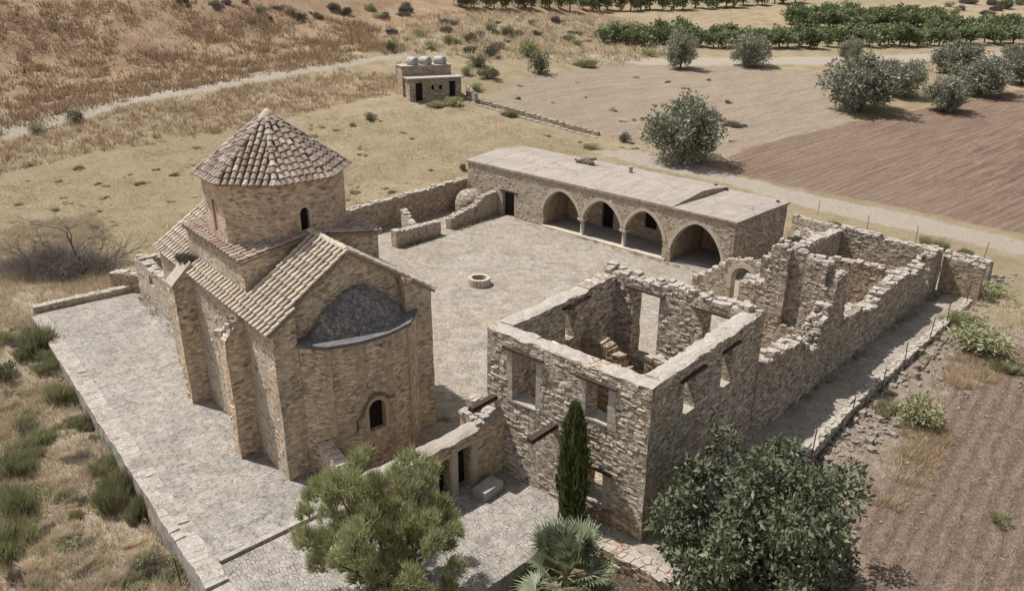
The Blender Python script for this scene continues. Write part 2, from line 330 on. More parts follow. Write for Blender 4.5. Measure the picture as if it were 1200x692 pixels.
MT['terrace_edge'] = stone_mat('terrace edge rubble', (.32, .29, .255), (.54, .50, .45), (.27, .24, .205), .26, .17, .12, .03, stain_amt=.2, plaster=.3, plaster_col=(.40, .37, .335))
def paving_mat(name, lo, hi, joint, sx, sy, rot, weeds, grain=.018, soft=.0):
    m, t, b = new_mat(name); n = N(t)
    uv = n.node('ShaderNodeTexCoord').outputs['Object']
    mp0 = n.node('ShaderNodeMapping'); n.link(uv, mp0.inputs[0]); mp0.inputs['Rotation'].default_value = (0, 0, rot)
    mp = n.node('ShaderNodeMapping'); n.link(mp0.outputs[0], mp.inputs[0]); mp.inputs['Scale'].default_value = (1/sx, 1/sy, 1)
    d = n.noise(uv, 2.4, 5, .75); dv = n.vmath('MULTIPLY', n.vmath('SUBTRACT', d.outputs['Color'], (.5, .5, .5)), (1.2, 1.2, 0))
    vec = n.vmath('ADD', mp.outputs[0], dv)
    v1 = n.node('ShaderNodeTexVoronoi', voronoi_dimensions='2D', feature='F1', i_Scale=1.0, i_Randomness=.9); n.link(vec, v1.inputs['Vector'])
    v2 = n.node('ShaderNodeTexVoronoi', voronoi_dimensions='2D', feature='DISTANCE_TO_EDGE', i_Scale=1.0, i_Randomness=.9); n.link(vec, v2.inputs['Vector'])
    sep = n.node('ShaderNodeSeparateColor'); n.link(v1.outputs['Color'], sep.inputs[0])
    big = n.noise(uv, .22, 5, .65); mid = n.noise(uv, 1.7, 5, .7); fine = n.noise(uv, 18, 4, .75)
    col = n.ramp(sep.outputs[0], [(0, lo), (1, hi)])
    jm = n.math('DIVIDE', v2.outputs['Distance'], .13, clamp=True)
    gate = n.ramp(n.noise(uv, 3.1, 4, .7).outputs[0], [(.42, .1), (.62, 1.0)])
    jm = n.math('SUBTRACT', 1.0, n.math('MULTIPLY', n.math('SUBTRACT', 1.0, jm), gate))
    col = n.mix(jm, joint, col)
    wd = n.math('MULTIPLY', n.ramp(big.outputs[0], [(.42, 0.0), (.66, 1.0)]), n.ramp(mid.outputs[0], [(.38, 0.1), (.62, 1.0)]))
    col = n.mix(n.math('MULTIPLY', wd, weeds), col, (.30, .245, .165))
    pt = n.noise(uv, .5, 6, .75, 1.2); col = n.mix(.85, col, n.mix(1.0, col, n.ramp(pt.outputs[0], [(.30, .66), (.5, 1.0), (.68, 1.24)]), 'MULTIPLY'))
    col = n.mix(.7, col, n.mix(1.0, col, n.ramp(mid.outputs[0], [(.28, .72), (.72, 1.22)]), 'MULTIPLY'))
    col = n.mix(.6, col, n.mix(1.0, col, n.ramp(fine.outputs[0], [(.3, .66), (.7, 1.25)]), 'MULTIPLY'))
    n.link(col, b.inputs['Base Color']); b.inputs['Roughness'].default_value = .93
    h = n.math('ADD', n.math('MULTIPLY', jm, 1.0), n.math('ADD', n.math('MULTIPLY', sep.outputs[1], 1.1), n.math('MULTIPLY', fine.outputs[0], .6)))
    bp = n.node('ShaderNodeBump', i_Strength=1.0, i_Distance=grain); n.link(h, bp.inputs['Height']); n.link(bp.outputs[0], b.inputs['Normal'])
    return m
MT['court'] = paving_mat('courtyard flags', (.30, .265, .222), (.38, .343, .295), (.255, .222, .183), .30, .17, R(44), .7, .03)
MT['terrace'] = paving_mat('terrace cobbles', (.312, .288, .258), (.40, .373, .338), (.25, .23, .207), .10, .30, R(50.33), .35, .04)
MT['yard'] = paving_mat('yard setts', (.295, .27, .24), (.375, .347, .313), (.22, .197, .172), .26, .12, R(50), .2, .03)

# ---------------------------------------------------------------- mesh builder
class MB:
    def __init__(s, fkey=None):
        s.fkey = fkey; s.strips = []; s.__init2__()
    def __init2__(s): s.v = []; s.f = []; s.mi = []; s.cache = {}; s.cur = 0
    def vert(s, p): s.v.append((p[0], p[1], p[2])); return len(s.v)-1
    def face(s, idx): s.f.append(tuple(idx)); s.mi.append(s.cur)
    def poly(s, pts): s.face([s.vert(p) for p in pts])
    def hexa(s, q):     # q: 4 bottom ccw + 4 top
        i = [s.vert(p) for p in q]
        for a in ((3, 2, 1, 0), (4, 5, 6, 7), (0, 1, 5, 4), (1, 2, 6, 5), (2, 3, 7, 6), (3, 0, 4, 7)): s.face([i[k] for k in a])
    def box(s, x0, x1, y0, y1, z0, z1, jit=0):
        q = [(x0, y0, z0), (x1, y0, z0), (x1, y1, z0), (x0, y1, z0), (x0, y0, z1), (x1, y0, z1), (x1, y1, z1), (x0, y1, z1)]
        if jit: q = [tuple(c+random.uniform(-jit, jit) for c in p) for p in q]
        s.hexa(q)
    def obox(s, c, ex, ey, h, ang, jit=0, tilt=0):
        ca, sa = math.cos(ang), math.sin(ang); q = []
        for z in (0, h):
            for a, b in ((-1, -1), (1, -1), (1, 1), (-1, 1)):
                x, y = a*ex/2, b*ey/2
                q.append((c[0]+ca*x-sa*y+random.uniform(-jit, jit), c[1]+sa*x+ca*y+random.uniform(-jit, jit), c[2]+z+tilt*x+random.uniform(-jit, jit)))
        s.hexa(q)
    def prism(s, pts, z0, z1):
        n = len(pts); a = [s.vert((p[0], p[1], z0)) for p in pts]; b = [s.vert((p[0], p[1], z1)) for p in pts]
        s.face(b); s.face(a[::-1])
        for i in range(n): s.face((a[i], a[(i+1) % n], b[(i+1) % n], b[i]))
    def tube(s, pts, rad, n=6, cap=True):
        rings = []
        for i, p in enumerate(pts):
            p = Vector(p); a = Vector(pts[max(0, i-1)]); b = Vector(pts[min(len(pts)-1, i+1)])
            d = (b-a).normalized(); x = d.cross(Vector((0, 0, 1)) if abs(d.z) < .95 else Vector((1, 0, 0))).normalized(); y = d.cross(x)
            r = rad[i] if isinstance(rad, (list, tuple)) else rad
            rings.append([s.vert(p + x*(r*math.cos(2*PI*k/n)) + y*(r*math.sin(2*PI*k/n))) for k in range(n)])
        for a, b in zip(rings, rings[1:]):
            for k in range(n): s.face((a[k], a[(k+1) % n], b[(k+1) % n], b[k]))
        if cap: s.face(rings[-1]); s.face(rings[0][::-1])
    def lathe(s, prof, n=16, c=(0, 0), jit=0):
        rings = []
        for r, z in prof:
            rings.append([s.vert((c[0]+r*math.cos(2*PI*k/n)*(1+random.uniform(-jit, jit)), c[1]+r*math.sin(2*PI*k/n)*(1+random.uniform(-jit, jit)), z+random.uniform(-jit, jit)*.5)) for k in range(n)])
        for a, b in zip(rings, rings[1:]):
            for k in range(n): s.face((a[k], a[(k+1) % n], b[(k+1) % n], b[k]))
        s.face(rings[-1])
        s.face(rings[0][::-1])
    def mesh(s, name, mats, uvs=True, smooth=False):
        me = bpy.data.meshes.new(name); me.from_pydata(s.v, [], s.f)
        if not isinstance(mats, (list, tuple)): mats = [mats]
        for m in mats: me.materials.append(m)
        if len(mats) > 1: me.polygons.foreach_set('material_index', s.mi)
        me.validate(); me.update()
        if uvs:
            ul = me.uv_layers.new(name='UVMap'); n = len(me.loops)
            vi = np.empty(n, np.int32); me.loops.foreach_get('vertex_index', vi)
            co = np.empty(len(me.vertices)*3); me.vertices.foreach_get('co', co); co = co.reshape(-1, 3)
            pn = np.empty(len(me.polygons)*3); me.polygons.foreach_get('normal', pn); pn = pn.reshape(-1, 3)
            lt = np.empty(len(me.polygons), np.int32); me.polygons.foreach_get('loop_total', lt)
            fn = np.repeat(pn, lt, axis=0); p = co[vi]
            ang = np.round(np.arctan2(fn[:, 1], fn[:, 0])/(PI/8))*(PI/8)
            horiz = np.abs(fn[:, 2]) > .72
            u = np.where(horiz, p[:, 0], -p[:, 0]*np.sin(ang)+p[:, 1]*np.cos(ang)); v = np.where(horiz, p[:, 1], p[:, 2])
            u = u + np.where(horiz, 0, ang*3.7)
            ul.data.foreach_set('uv', np.stack([u, v], 1).astype(np.float32).ravel())
        if smooth: me.polygons.foreach_set('use_smooth', [True]*len(me.polygons))
        return me

def link(name, me, parent=None, loc=None, rz=0):
    o = bpy.data.objects.new(name, me); C.objects.link(o)
    if parent: o.parent = parent
    if loc is not None: o.location = loc; o.rotation_euler = (0, 0, rz)
    return o
def tag(o, label=None, cat=None, group=None, kind=None):
    if label: o['label'] = label
    if cat: o['category'] = cat
    if group: o['group'] = group
    if kind: o['kind'] = kind
    return o
def root(name, label, cat, fr, group=None, uv=(0, 0), z=0):
    p = fr.w(*uv); return tag(link(name, None, None, (p.x, p.y, z), fr.a), label, cat, group)
def add_facing(mb, mat):
    key = next((k for k, m in MT.items() if m is mat), None)
    if key not in FACING or not mb.strips: return mat
    fm, dens = FACING[key]; mb.cur = 1
    for P, d, nn, L, th, cols in mb.strips:
        ang = math.atan2(d.y, d.x); hi = max((iv[-1][2] for *_, iv in cols if iv), default=0); lo = min((iv[0][0] for *_, iv in cols if iv), default=0)
        lo = max(lo, -.5)
        for side in (0, 1):
            for _ in range(int(dens*L*(hi-lo))):
                s_ = random.uniform(.08, L-.08); z = random.uniform(lo, hi); ln = random.uniform(.11, .34)*(1 if random.random() < .85 else 1.4); hh = random.uniform(.045, .125)
                ok = False
                for a, b, ivs in cols:
                    if a <= s_ <= b:
                        ok = any(max(l0, l1)+.02 < z and z+hh < min(h0, h1)+.02 for l0, l1, h0, h1 in ivs)
                if not ok: continue
                if not any(b_ > s_+ln/2 and a_ <= s_+ln/2 and any(max(l0, l1) < z < min(h0, h1) for l0, l1, h0, h1 in iv) for a_, b_, iv in cols): continue
                if not any(b_ > s_-ln/2 and a_ <= s_-ln/2 and any(max(l0, l1) < z < min(h0, h1) for l0, l1, h0, h1 in iv) for a_, b_, iv in cols): continue
                pr = random.uniform(-.005, .026); off = -pr if side == 0 else th+pr
                c = P+d*s_+nn*(off+(.06 if side == 0 else -.06))
                mb.obox((c.x, c.y, z), ln, .12, hh, ang+random.uniform(-.05, .05), .014, random.uniform(-.06, .06))
    mb.cur = 0
    return [mat, fm]
def part(name, mb, mat, parent, smooth=False, label=None):
    mat = add_facing(mb, mat)
    o = link(name, mb.mesh(name, mat, True, smooth), parent)
    if label: o['label'] = label
    if hasattr(mb, 'capmb'): link('coping', mb.capmb.mesh('coping', MT['cap']), o)['kind'] = 'stuff'
    return o
def raw_mesh(name, verts, faces_n, mat):
    # verts: (F*k,3) array, each face k consecutive verts
    k = faces_n; nf = len(verts)//k
    me = bpy.data.meshes.new(name); me.vertices.add(len(verts)); me.vertices.foreach_set('co', np.asarray(verts, np.float32).ravel())
    me.loops.add(nf*k); me.loops.foreach_set('vertex_index', np.arange(nf*k, dtype=np.int32))
    me.polygons.add(nf); me.polygons.foreach_set('loop_start', np.arange(nf, dtype=np.int32)*k)
    me.materials.append(mat); me.update(calc_edges=True); me.validate(); return me

# ---------------------------------------------------------------- masonry walls
def lin(prof, s):
    if callable(prof): return prof(s)
    if isinstance(prof, (int, float)): return prof
    for (a, za), (b, zb) in zip(prof, prof[1:]):
        if a <= s <= b: return za if b == a else za+(zb-za)*(s-a)/(b-a)
    return prof[0][1] if s < prof[0][0] else prof[-1][1]
def arch_z(o, s):
    if not o.get('arch'): return o['z1']
    mid = (o['s0']+o['s1'])/2; a = (o['s1']-o['s0'])/2; x = min(1, abs(s-mid)/a)
    r = o['z1']-o['zs']
    return o['zs'] + r*((1-x**2)**.5 if o['arch'] == 'round' else (1-x**1.75)**.64)
def wall(mb, P, Q, th, base, top, ops=(), rag=0.0, step=.42, amp=.035, cap=None, zoff=0, capw=1.0, cap_h=.14, lin_top=False):
    """masonry wall from P to Q, thickness to the left of P->Q"""
    P = Vector(P); Q = Vector(Q); L = (Q-P).length; d = (Q-P)/L; nn = Vector((-d.y, d.x))
    br = {0.0, round(L, 4)}
    k = max(1, round(L/step))
    for i in range(1, k): br.add(round(L*i/k + (random.uniform(-.1, .1)*step if rag else 0), 4))
    if not callable(top) and not isinstance(top, (int, float)):
        for s, _ in top:
            if 0 < s < L: br.add(round(s, 4))
    for o in ops:
        br.add(round(max(0, o['s0']), 4)); br.add(round(min(L, o['s1']), 4))
        if o.get('arch'):
            for i in range(1, 12):
                x = -math.cos(PI*i/12); br.add(round((o['s0']+o['s1'])/2+x*(o['s1']-o['s0'])/2, 4))
    br = sorted(br); b2 = [br[0]]
    keep = {round(o[k], 4) for o in ops for k in ('s0', 's1')}
    for s in br[1:]:
        if s-b2[-1] > .05 or s in keep or s == br[-1]:
            if s-b2[-1] <= .012: b2[-1] = s
            else: b2.append(s)
    seed = random.random()*50
    def vv(s, w_, z):
        key = (round(s, 3), round(w_, 3), round(z, 3))
        if key in loc: return loc[key]
        p = P + d*s + nn*w_
        q = Vector((p.x, p.y, z))
        n1 = noise.noise_vector(q*.9+Vector((seed, 0, 0))); n2 = noise.noise_vector(q*3.3)
        q = q + (n1*amp + n2*amp*.8)*(1 if z > base+.01 else .3)
        loc[key] = mb.vert(q); return loc[key]
    loc = {}
    cols = []
    for a, b in zip(b2, b2[1:]):
        m = (a+b)/2
        if lin_top and not rag: ta, tb = lin(top, a+1e-5), lin(top, b-1e-5)
        else: ta = tb = lin(top, m) + (random.uniform(-rag, rag) if rag else 0)
        ivs = [[base, base, ta, tb]]
        for o in ops:
            if o['s0']-1e-4 <= a and b <= o['s1']+1e-4:
                out = []
                za, zb = arch_z(o, a), arch_z(o, b)
                for lo0, lo1, hi0, hi1 in ivs:
                    if o['z0'] > max(lo0, lo1)+.01: out.append([lo0, lo1, min(o['z0'], hi0), min(o['z0'], hi1)])
                    if max(za, zb) < max(hi0, hi1)-.01: out.append([max(za, lo0), max(zb, lo1), hi0, hi1])
                ivs = out
        cols.append((a, b, ivs))
    fc = {}
    def addf(idx):
        idx = [i for j, i in enumerate(idx) if i != idx[j-1]]
        if len(idx) < 3: return
        k = frozenset(idx)
        if k in fc: fc[k] = None
        else: fc[k] = idx
    for a, b, ivs in cols:
        for lo0, lo1, hi0, hi1 in ivs:
            nz = max(1, round((max(hi0, hi1)-min(lo0, lo1))/.5))
            if lo0 == lo1 and hi0 == hi1:
                zs = [lo0] + [g for g in np.arange(math.ceil(lo0/.5)*.5, hi0, .5) if lo0+.08 < g < hi0-.08] + [hi0]
                zs = [(z, z) for z in zs]
            else: zs = [(lo0+(hi0-lo0)*i/nz, lo1+(hi1-lo1)*i/nz) for i in range(nz+1)]
            for (za, zb), (ya, yb) in zip(zs, zs[1:]):
                addf([vv(a, 0, za), vv(b, 0, zb), vv(b, 0, yb), vv(a, 0, ya)])
                addf([vv(b, th, zb), vv(a, th, za), vv(a, th, ya), vv(b, th, yb)])
                addf([vv(a, th, za), vv(a, 0, za), vv(a, 0, ya), vv(a, th, ya)])
                addf([vv(b, 0, zb), vv(b, th, zb), vv(b, th, yb), vv(b, 0, yb)])
            addf([vv(a, 0, zs[-1][0]), vv(b, 0, zs[-1][1]), vv(b, th, zs[-1][1]), vv(a, th, zs[-1][0])])
            addf([vv(a, th, zs[0][0]), vv(b, th, zs[0][1]), vv(b, 0, zs[0][1]), vv(a, 0, zs[0][0])])
    for k, f in fc.items():
        if f: mb.face(f)
    mb.strips.append((P.copy(), d.copy(), nn.copy(), L, th, cols))
    if cap is True:
        if not hasattr(mb, 'capmb'): mb.capmb = MB()
        cap = mb.capmb
    if cap is not None:
        ang = math.atan2(d.y, d.x)
        for a, b, ivs in cols:
            if not ivs: continue
            hi = ivs[-1][2]
            if b-a < .08: continue
            nrow = max(2, round(th/.32)); n_al = max(1, round((b-a)/.3))
            for j in range(nrow):
                for i in range(n_al):
                    if random.random() > capw: continue
                    s = a+(b-a)*(i+.5)/n_al+random.uniform(-.06, .06); w_ = th*(j+.5)/nrow+random.uniform(-.04, .04)
                    p = P+d*s+nn*w_
                    hz = hi + (ivs[-1][3]-ivs[-1][2])*(i+.5)/n_al
                    hh = cap_h*random.uniform(.1, 1.0)**1.3
                    cap.obox((p.x, p.y, hz-.07), (b-a)/n_al*random.uniform(.8, 1.12), th/nrow*random.uniform(.8, 1.1), .07+hh, ang+random.uniform(-.35, .35), .03, random.uniform(-.07, .07))
def strip_cap(mb, P, Q, th, top, h=.05, amp=.11):
    P = Vector(P); Q = Vector(Q); L = (Q-P).length; d = (Q-P)/L; nn = Vector((-d.y, d.x)); n = max(2, int(L/.22)); sd = random.random()*40
    rows = []
    for i in range(n+1):
        s_ = L*i/n; z = lin(top, min(max(s_, 1e-4), L-1e-4)); r_ = []
        for k in range(5):
            w_ = th*k/4; p = P+d*s_+nn*w_; q = noise.noise_vector(Vector((p.x*2.2+sd, p.y*2.2, 0)))
            e = q.x*amp*(1.2 if k in (0, 4) else .3)
            r_.append(mb.vert((p.x+nn.x*e, p.y+nn.y*e, z+h*(.35 if k in (0, 4) else 1)+q.z*.09)))
        for k in (4, 0):
            p = P+d*s_+nn*(th*k/4); r_.append(mb.vert((p.x, p.y, z-.06)))
        rows.append(r_)
    for a, b in zip(rows, rows[1:]):
        for k in range(7): mb.face((a[k], b[k], b[(k+1) % 7], a[(k+1) % 7]))
    mb.face(rows[0]); mb.face(rows[-1][::-1])
def O(s0, s1, z0, z1, arch=None, zs=None): return dict(s0=s0, s1=s1, z0=z0, z1=z1, arch=arch, zs=zs)
def arch_ring(mb, P, d, nrm, s0, s1, zs, z1, w_, depth, proud, kind='pointed', n=18, z0=None):
    """stone ring around an arch, in the plane through P along d, standing `proud` of it and `depth` deep"""
    P = Vector(P); d = Vector(d); nrm = Vector(nrm)
    o = O(s0, s1, 0, z1, kind, zs); mid = (s0+s1)/2; a = (s1-s0)/2
    inn = []; out = []
    for i in range(n+1):
        x = -math.cos(PI*i/n); s = mid+x*a; inn.append((s, arch_z(o, s)))
    for i, (s, z) in enumerate(inn):
        p0 = inn[max(0, i-1)]; p1 = inn[min(n, i+1)]
        t = Vector((p1[0]-p0[0], p1[1]-p0[1])).normalized(); nv = Vector((-t.y, t.x))
        if i == 0: nv = Vector((-1, 0))
        if i == n: nv = Vector((1, 0))
        out.append((s+nv.x*w_, z+nv.y*w_))
    if z0 is not None:
        inn = [(s0, z0)]+inn+[(s1, z0)]; out = [(s0-w_, z0)]+out+[(s1+w_, z0)]
    def pt(s, z, k):
        q = P+d*s+nrm*k; return (q.x, q.y, z)
    for (a0, a1), (b0, b1) in zip(zip(inn, out), zip(inn[1:], out[1:])):
        q = [pt(*a0, proud), pt(*b0, proud), pt(*b0, -depth), pt(*a0, -depth), pt(*a1, proud), pt(*b1, proud), pt(*b1, -depth), pt(*a1, -depth)]
        mb.hexa(q)

# ---------------------------------------------------------------- barrel tiles
def tile_row(mb, p, upv, side, nrm, length, pitch=.36, r=.105, seg=5):
    """one row of half-round cover tiles running up the slope from p"""
    p = Vector(p); k = max(1, math.ceil(length/pitch-.15)); tl = length/k
    for i in range(k):
        j = random.uniform(-.012, .012); lift = random.uniform(0, .012)
        a = p+upv*(i*tl-.03)+side*j; b = p+upv*((i+1)*tl+.03)+side*(j+random.uniform(-.01, .01))
        ra, rb = r*1.08, r*.84
        A = []; B = []
        for s in range(seg+1):
            t = PI*s/seg; c, sn = math.cos(t), math.sin(t)
            A.append(mb.vert(a+side*(ra*c)+nrm*(ra*sn*.95+.035+lift)))
            B.append(mb.vert(b+side*(rb*c)+nrm*(rb*sn*.95+.005)))
        for s in range(seg): mb.face((A[s], A[s+1], B[s+1], B[s]))
        mb.face(A[::-1])
def roof_slope(mb, A, B, upv, length, nrm, spacing=.25, lenf=None, startf=None, r=.105, pitch=.36):
    A = Vector(A); B = Vector(B); L = (B-A).length; side = (B-A)/L; n = round(L/spacing)
    for i in range(n):
        s = L*(i+.5)/n
        l = lenf(s) if lenf else length
        st = startf(s) if startf else 0
        if l-st > .12: tile_row(mb, A+side*s+upv*st, upv, side, nrm, l-st, pitch, r)

# ================================================================= GROUND
def zone_poly(px): return [hit(x, y) for x, y in px]
Z_PLOUGH = zone_poly([(858, 204), (846, 190), (880, 172), (1000, 143), (1080, 128), (1135, 117), (1200, 105), (1320, 92), (1420, 240), (1320, 296), (1200, 274), (1060, 244), (930, 218)])
Z_TRACK = zone_poly([(690, 176), (745, 176), (845, 200), (930, 223), (1060, 250), (1200, 282), (1320, 306), (1320, 328), (1200, 299), (1110, 279), (990, 254), (930, 239), (850, 214), (760, 196)])
Z_ROAD = zone_poly([(540, 66), (700, 64), (820, 68), (1000, 66), (1200, 60), (1330, 56), (1330, 66), (1200, 69), (1000, 75), (820, 77), (700, 71), (540, 71)])
Z_HPATH = zone_poly([(-120, 177), (60, 137), (160, 112), (260, 96), (400, 73), (480, 61), (480, 67), (400, 79), (260, 104), (160, 121), (60, 149), (-120, 195)])
Z_FIELD = zone_poly([(575, 112), (625, 88), (750, 76), (990, 84), (1010, 138), (850, 182), (730, 165), (640, 135)])
Z_FIELD2 = zone_poly([(1000, 610), (1050, 545), (1110, 462), (1180, 395), (1300, 330), (1500, 420), (1500, 760), (1000, 790), (1020, 692)])
FUR1, FUR2 = 39.0, 51.0     # ploughing directions of the two brown fields (degrees)
def build_terrain():
    n = 540; b = 4.5; a = 1700/math.sinh(b)
    t = np.linspace(-1, 1, n)
    xs = 2 + a*np.sinh(b*t); ys = 58 + a*np.sinh(b*t)
    verts = []; zc = []; zd = []
    for y in ys:
        for x in xs:
            inner = -140 < x < 160 and -10 < y < 320
            z = tzn(x, y) if inner else tz(x, y) if abs(x) < 400 and y < 500 else min(tz(x, y), 90)
            c = [0, 0, 0, 0]; e = [0, 0, 0, 0]
            if inner:
                wdt = .5+.006*max(0, y-20)
                def zw(p): return min(1, max(0, .5+sdist(p, x, y)/(2*wdt)))
                if y > 40:
                    if x > 5: c[0] = zw(Z_PLOUGH); c[1] = max(zw(Z_TRACK), zw(Z_ROAD))
                    if x < 10: c[1] = max(c[1], zw(Z_HPATH))
                    if x > -15: c[3] = zw(Z_FIELD)
                elif x > 5: e[0] = zw(Z_FIELD2)
            if y > 30:
                hd = hill_d(x, y); c[2] = min(1, max(0, .5+hd/3.0))
                if x > 15: c[2] *= sst(45, 15, x)
            e[1] = sst(-4, -9, x)*sst(62, 40, y) if y < 62 else 0      # litter of the left bank
            e[2] = sst(9, 13, x)*sst(50, 34, y) if y < 50 else 0       # stony scrub right of the ruins
            verts.append((x, y, z)); zc.append(c); zd.append(e)
    faces = [(j*n+i, j*n+i+1, (j+1)*n+i+1, (j+1)*n+i) for j in range(n-1) for i in range(n-1)]
    me = bpy.data.meshes.new('ground'); me.from_pydata(verts, [], faces); me.update()
    for nm, dat in (('zone_a', zc), ('zone_b', zd)):
        at = me.color_attributes.new(nm, 'FLOAT_COLOR', 'POINT'); at.data.foreach_set('color', np.asarray(dat, np.float32).ravel())
    me.polygons.foreach_set('use_smooth', [True]*len(me.polygons))
    m, t_, bs = new_mat('dry ground'); n_ = N(t_)
    geo = n_.node('ShaderNodeTexCoord').outputs['Object']
    za = n_.node('ShaderNodeAttribute', attribute_name='zone_a'); zb = n_.node('ShaderNodeAttribute', attribute_name='zone_b')
    sa = n_.node('ShaderNodeSeparateColor'); n_.link(za.outputs['Color'], sa.inputs[0])
    sb = n_.node('ShaderNodeSeparateColor'); n_.link(zb.outputs['Color'], sb.inputs[0])
    big = n_.noise(geo, .045, 5, .6); mid = n_.noise(geo, .35, 6, .68); fine = n_.noise(geo, 2.6, 6, .75); vf = n_.noise(geo, 11, 4, .75)
    jag = n_.math('MULTIPLY', n_.math('SUBTRACT', n_.noise(geo, .8, 5, .7).outputs[0], .5), 1.3)
    def mask(x): return n_.ramp(n_.math('ADD', x, jag), [(.38, 0.0), (.62, 1.0)])
    straw = n_.ramp(mid.outputs[0], [(.30, (0.245, 0.185, 0.112)), (.5, (0.348, 0.280, 0.185)), (.70, (0.404, 0.335, 0.241))])
    straw = n_.mix(n_.ramp(big.outputs[0], [(.42, 0.0), (.66, .75)]), straw, (0.284, 0.237, 0.146))
    straw = n_.mix(n_.math('MULTIPLY', n_.ramp(fine.outputs[0], [(.5, 0.0), (.72, .7)]), n_.ramp(mid.outputs[0], [(.4, 1.0), (.6, .2)])), straw, (0.181, 0.138, 0.086))
    pl = n_.ramp(fine.outputs[0], [(.3, (0.165, 0.115, 0.086)), (.55, (0.245, 0.172, 0.130)), (.75, (0.33, 0.246, 0.195))])
    def rot_scale(vec, ang, sc):
        a_ = n_.node('ShaderNodeMapping'); n_.link(vec, a_.inputs[0]); a_.inputs['Rotation'].default_value = (0, 0, ang)
        b_ = n_.node('ShaderNodeMapping'); n_.link(a_.outputs[0], b_.inputs[0]); b_.inputs['Scale'].default_value = sc; return b_
    mpf = rot_scale(geo, R(-FUR1), (.09, 1.0, 1))
    wv1 = n_.node('ShaderNodeTexWave', bands_direction='Y', i_Scale=.42, i_Distortion=4.5, i_Detail=3); n_.link(mpf.outputs[0], wv1.inputs['Vector']); wv1.inputs['Detail Scale'].default_value = 2.0; wv1.inputs['Detail Roughness'].default_value = .7
    fur = n_.noise(mpf.outputs[0], 1.6, 4, .65, .3)
    mp2 = rot_scale(geo, R(-FUR2), (.3, 1.0, 1))
    wv2 = n_.node('ShaderNodeTexWave', bands_direction='Y', i_Scale=.46, i_Distortion=5.0, i_Detail=4); n_.link(mp2.outputs[0], wv2.inputs['Vector']); wv2.inputs['Detail Scale'].default_value = 2.5; wv2.inputs['Detail Roughness'].default_value = .75
    fine2 = n_.noise(geo, 5.5, 5, .75)
    pl = n_.mix(.75, pl, n_.mix(1.0, pl, n_.ramp(fur.outputs[0], [(.35, .62), (.65, 1.35)]), 'MULTIPLY'))
    pl = n_.mix(n_.ramp(big.outputs[0], [(.4, 0.0), (.6, .55)]), pl, (0.258, 0.194, 0.142))
    pl = n_.mix(.8, pl, n_.mix(1.0, pl, n_.ramp(wv1.outputs[0], [(.1, .88), (.8, 1.02)]), 'MULTIPLY'))
    path = n_.ramp(fine.outputs[0], [(.3, (.34, .292, .236)), (.7, (.45, .395, .33))])
    hill = n_.ramp(mid.outputs[0], [(.28, (.265, .18, .115)), (.5, (.365, .26, .17)), (.72, (.45, .345, .24))])
    hill = n_.mix(.7, hill, n_.mix(1.0, hill, n_.ramp(fine.outputs[0], [(.32, .55), (.68, 1.3)]), 'MULTIPLY'))
    fld = n_.ramp(fine.outputs[0], [(.3, (0.258, 0.202, 0.146)), (.7, (0.378, 0.314, 0.245))])
    fld = n_.mix(.6, fld, n_.mix(1.0, fld, n_.ramp(fur.outputs[0], [(.35, .75), (.65, 1.2)]), 'MULTIPLY'))
    f2 = n_.ramp(fine.outputs[0], [(.3, (0.189, 0.133, 0.099)), (.55, (0.275, 0.206, 0.159)), (.75, (0.361, 0.288, 0.237))])
    f2 = n_.mix(.8, f2, n_.mix(1.0, f2, n_.ramp(wv2.outputs[0], [(.1, .86), (.8, 1.1)]), 'MULTIPLY'))
    f2 = n_.mix(.8, f2, n_.mix(1.0, f2, n_.ramp(fine2.outputs[0], [(.32, .65), (.66, 1.25)]), 'MULTIPLY'))
    bank = n_.ramp(fine.outputs[0], [(.3, (.29, .225, .155)), (.5, (.43, .355, .265)), (.72, (.55, .475, .38))])
    scrub = n_.ramp(fine.outputs[0], [(.3, (0.215, 0.163, 0.125)), (.5, (0.310, 0.249, 0.198)), (.72, (0.430, 0.370, 0.318))])
    col = straw
    for mk, cc in ((mask(sb.outputs[1]), bank), (mask(sb.outputs[2]), scrub), (mask(sa.outputs[2]), hill), (mask(za.outputs['Alpha']), fld), (mask(sa.outputs[0]), pl), (mask(sb.outputs[0]), f2), (mask(sa.outputs[1]), path)):
        col = n_.mix(mk, col, cc)
    col = n_.mix(.7, col, n_.mix(1.0, col, n_.ramp(vf.outputs[0], [(.3, .68), (.7, 1.28)]), 'MULTIPLY'))
    n_.link(col, bs.inputs['Base Color']); bs.inputs['Roughness'].default_value = .97; bs.inputs['Specular IOR Level'].default_value = .05
    h = n_.math('ADD', n_.math('MULTIPLY', fine.outputs[0], 1.0), n_.math('MULTIPLY', vf.outputs[0], .4))
    h = n_.math('ADD', h, n_.math('MULTIPLY', fur.outputs[0], n_.math('MULTIPLY', sa.outputs[0], .9)))
    h = n_.math('ADD', h, n_.math('MULTIPLY', wv1.outputs[0], n_.math('MULTIPLY', sa.outputs[0], .14)))
    h = n_.math('ADD', h, n_.math('MULTIPLY', n_.math('ADD', wv2.outputs[0], n_.math('MULTIPLY', fine2.outputs[0], 1.2)), n_.math('MULTIPLY', sb.outputs[0], .36)))
    bp = n_.node('ShaderNodeBump', i_Strength=1.0, i_Distance=.22); n_.link(h, bp.inputs['Height']); n_.link(bp.outputs[0], bs.inputs['Normal'])
    me.materials.append(m)
    tag(link('ground', me), kind='structure')
build_terrain()

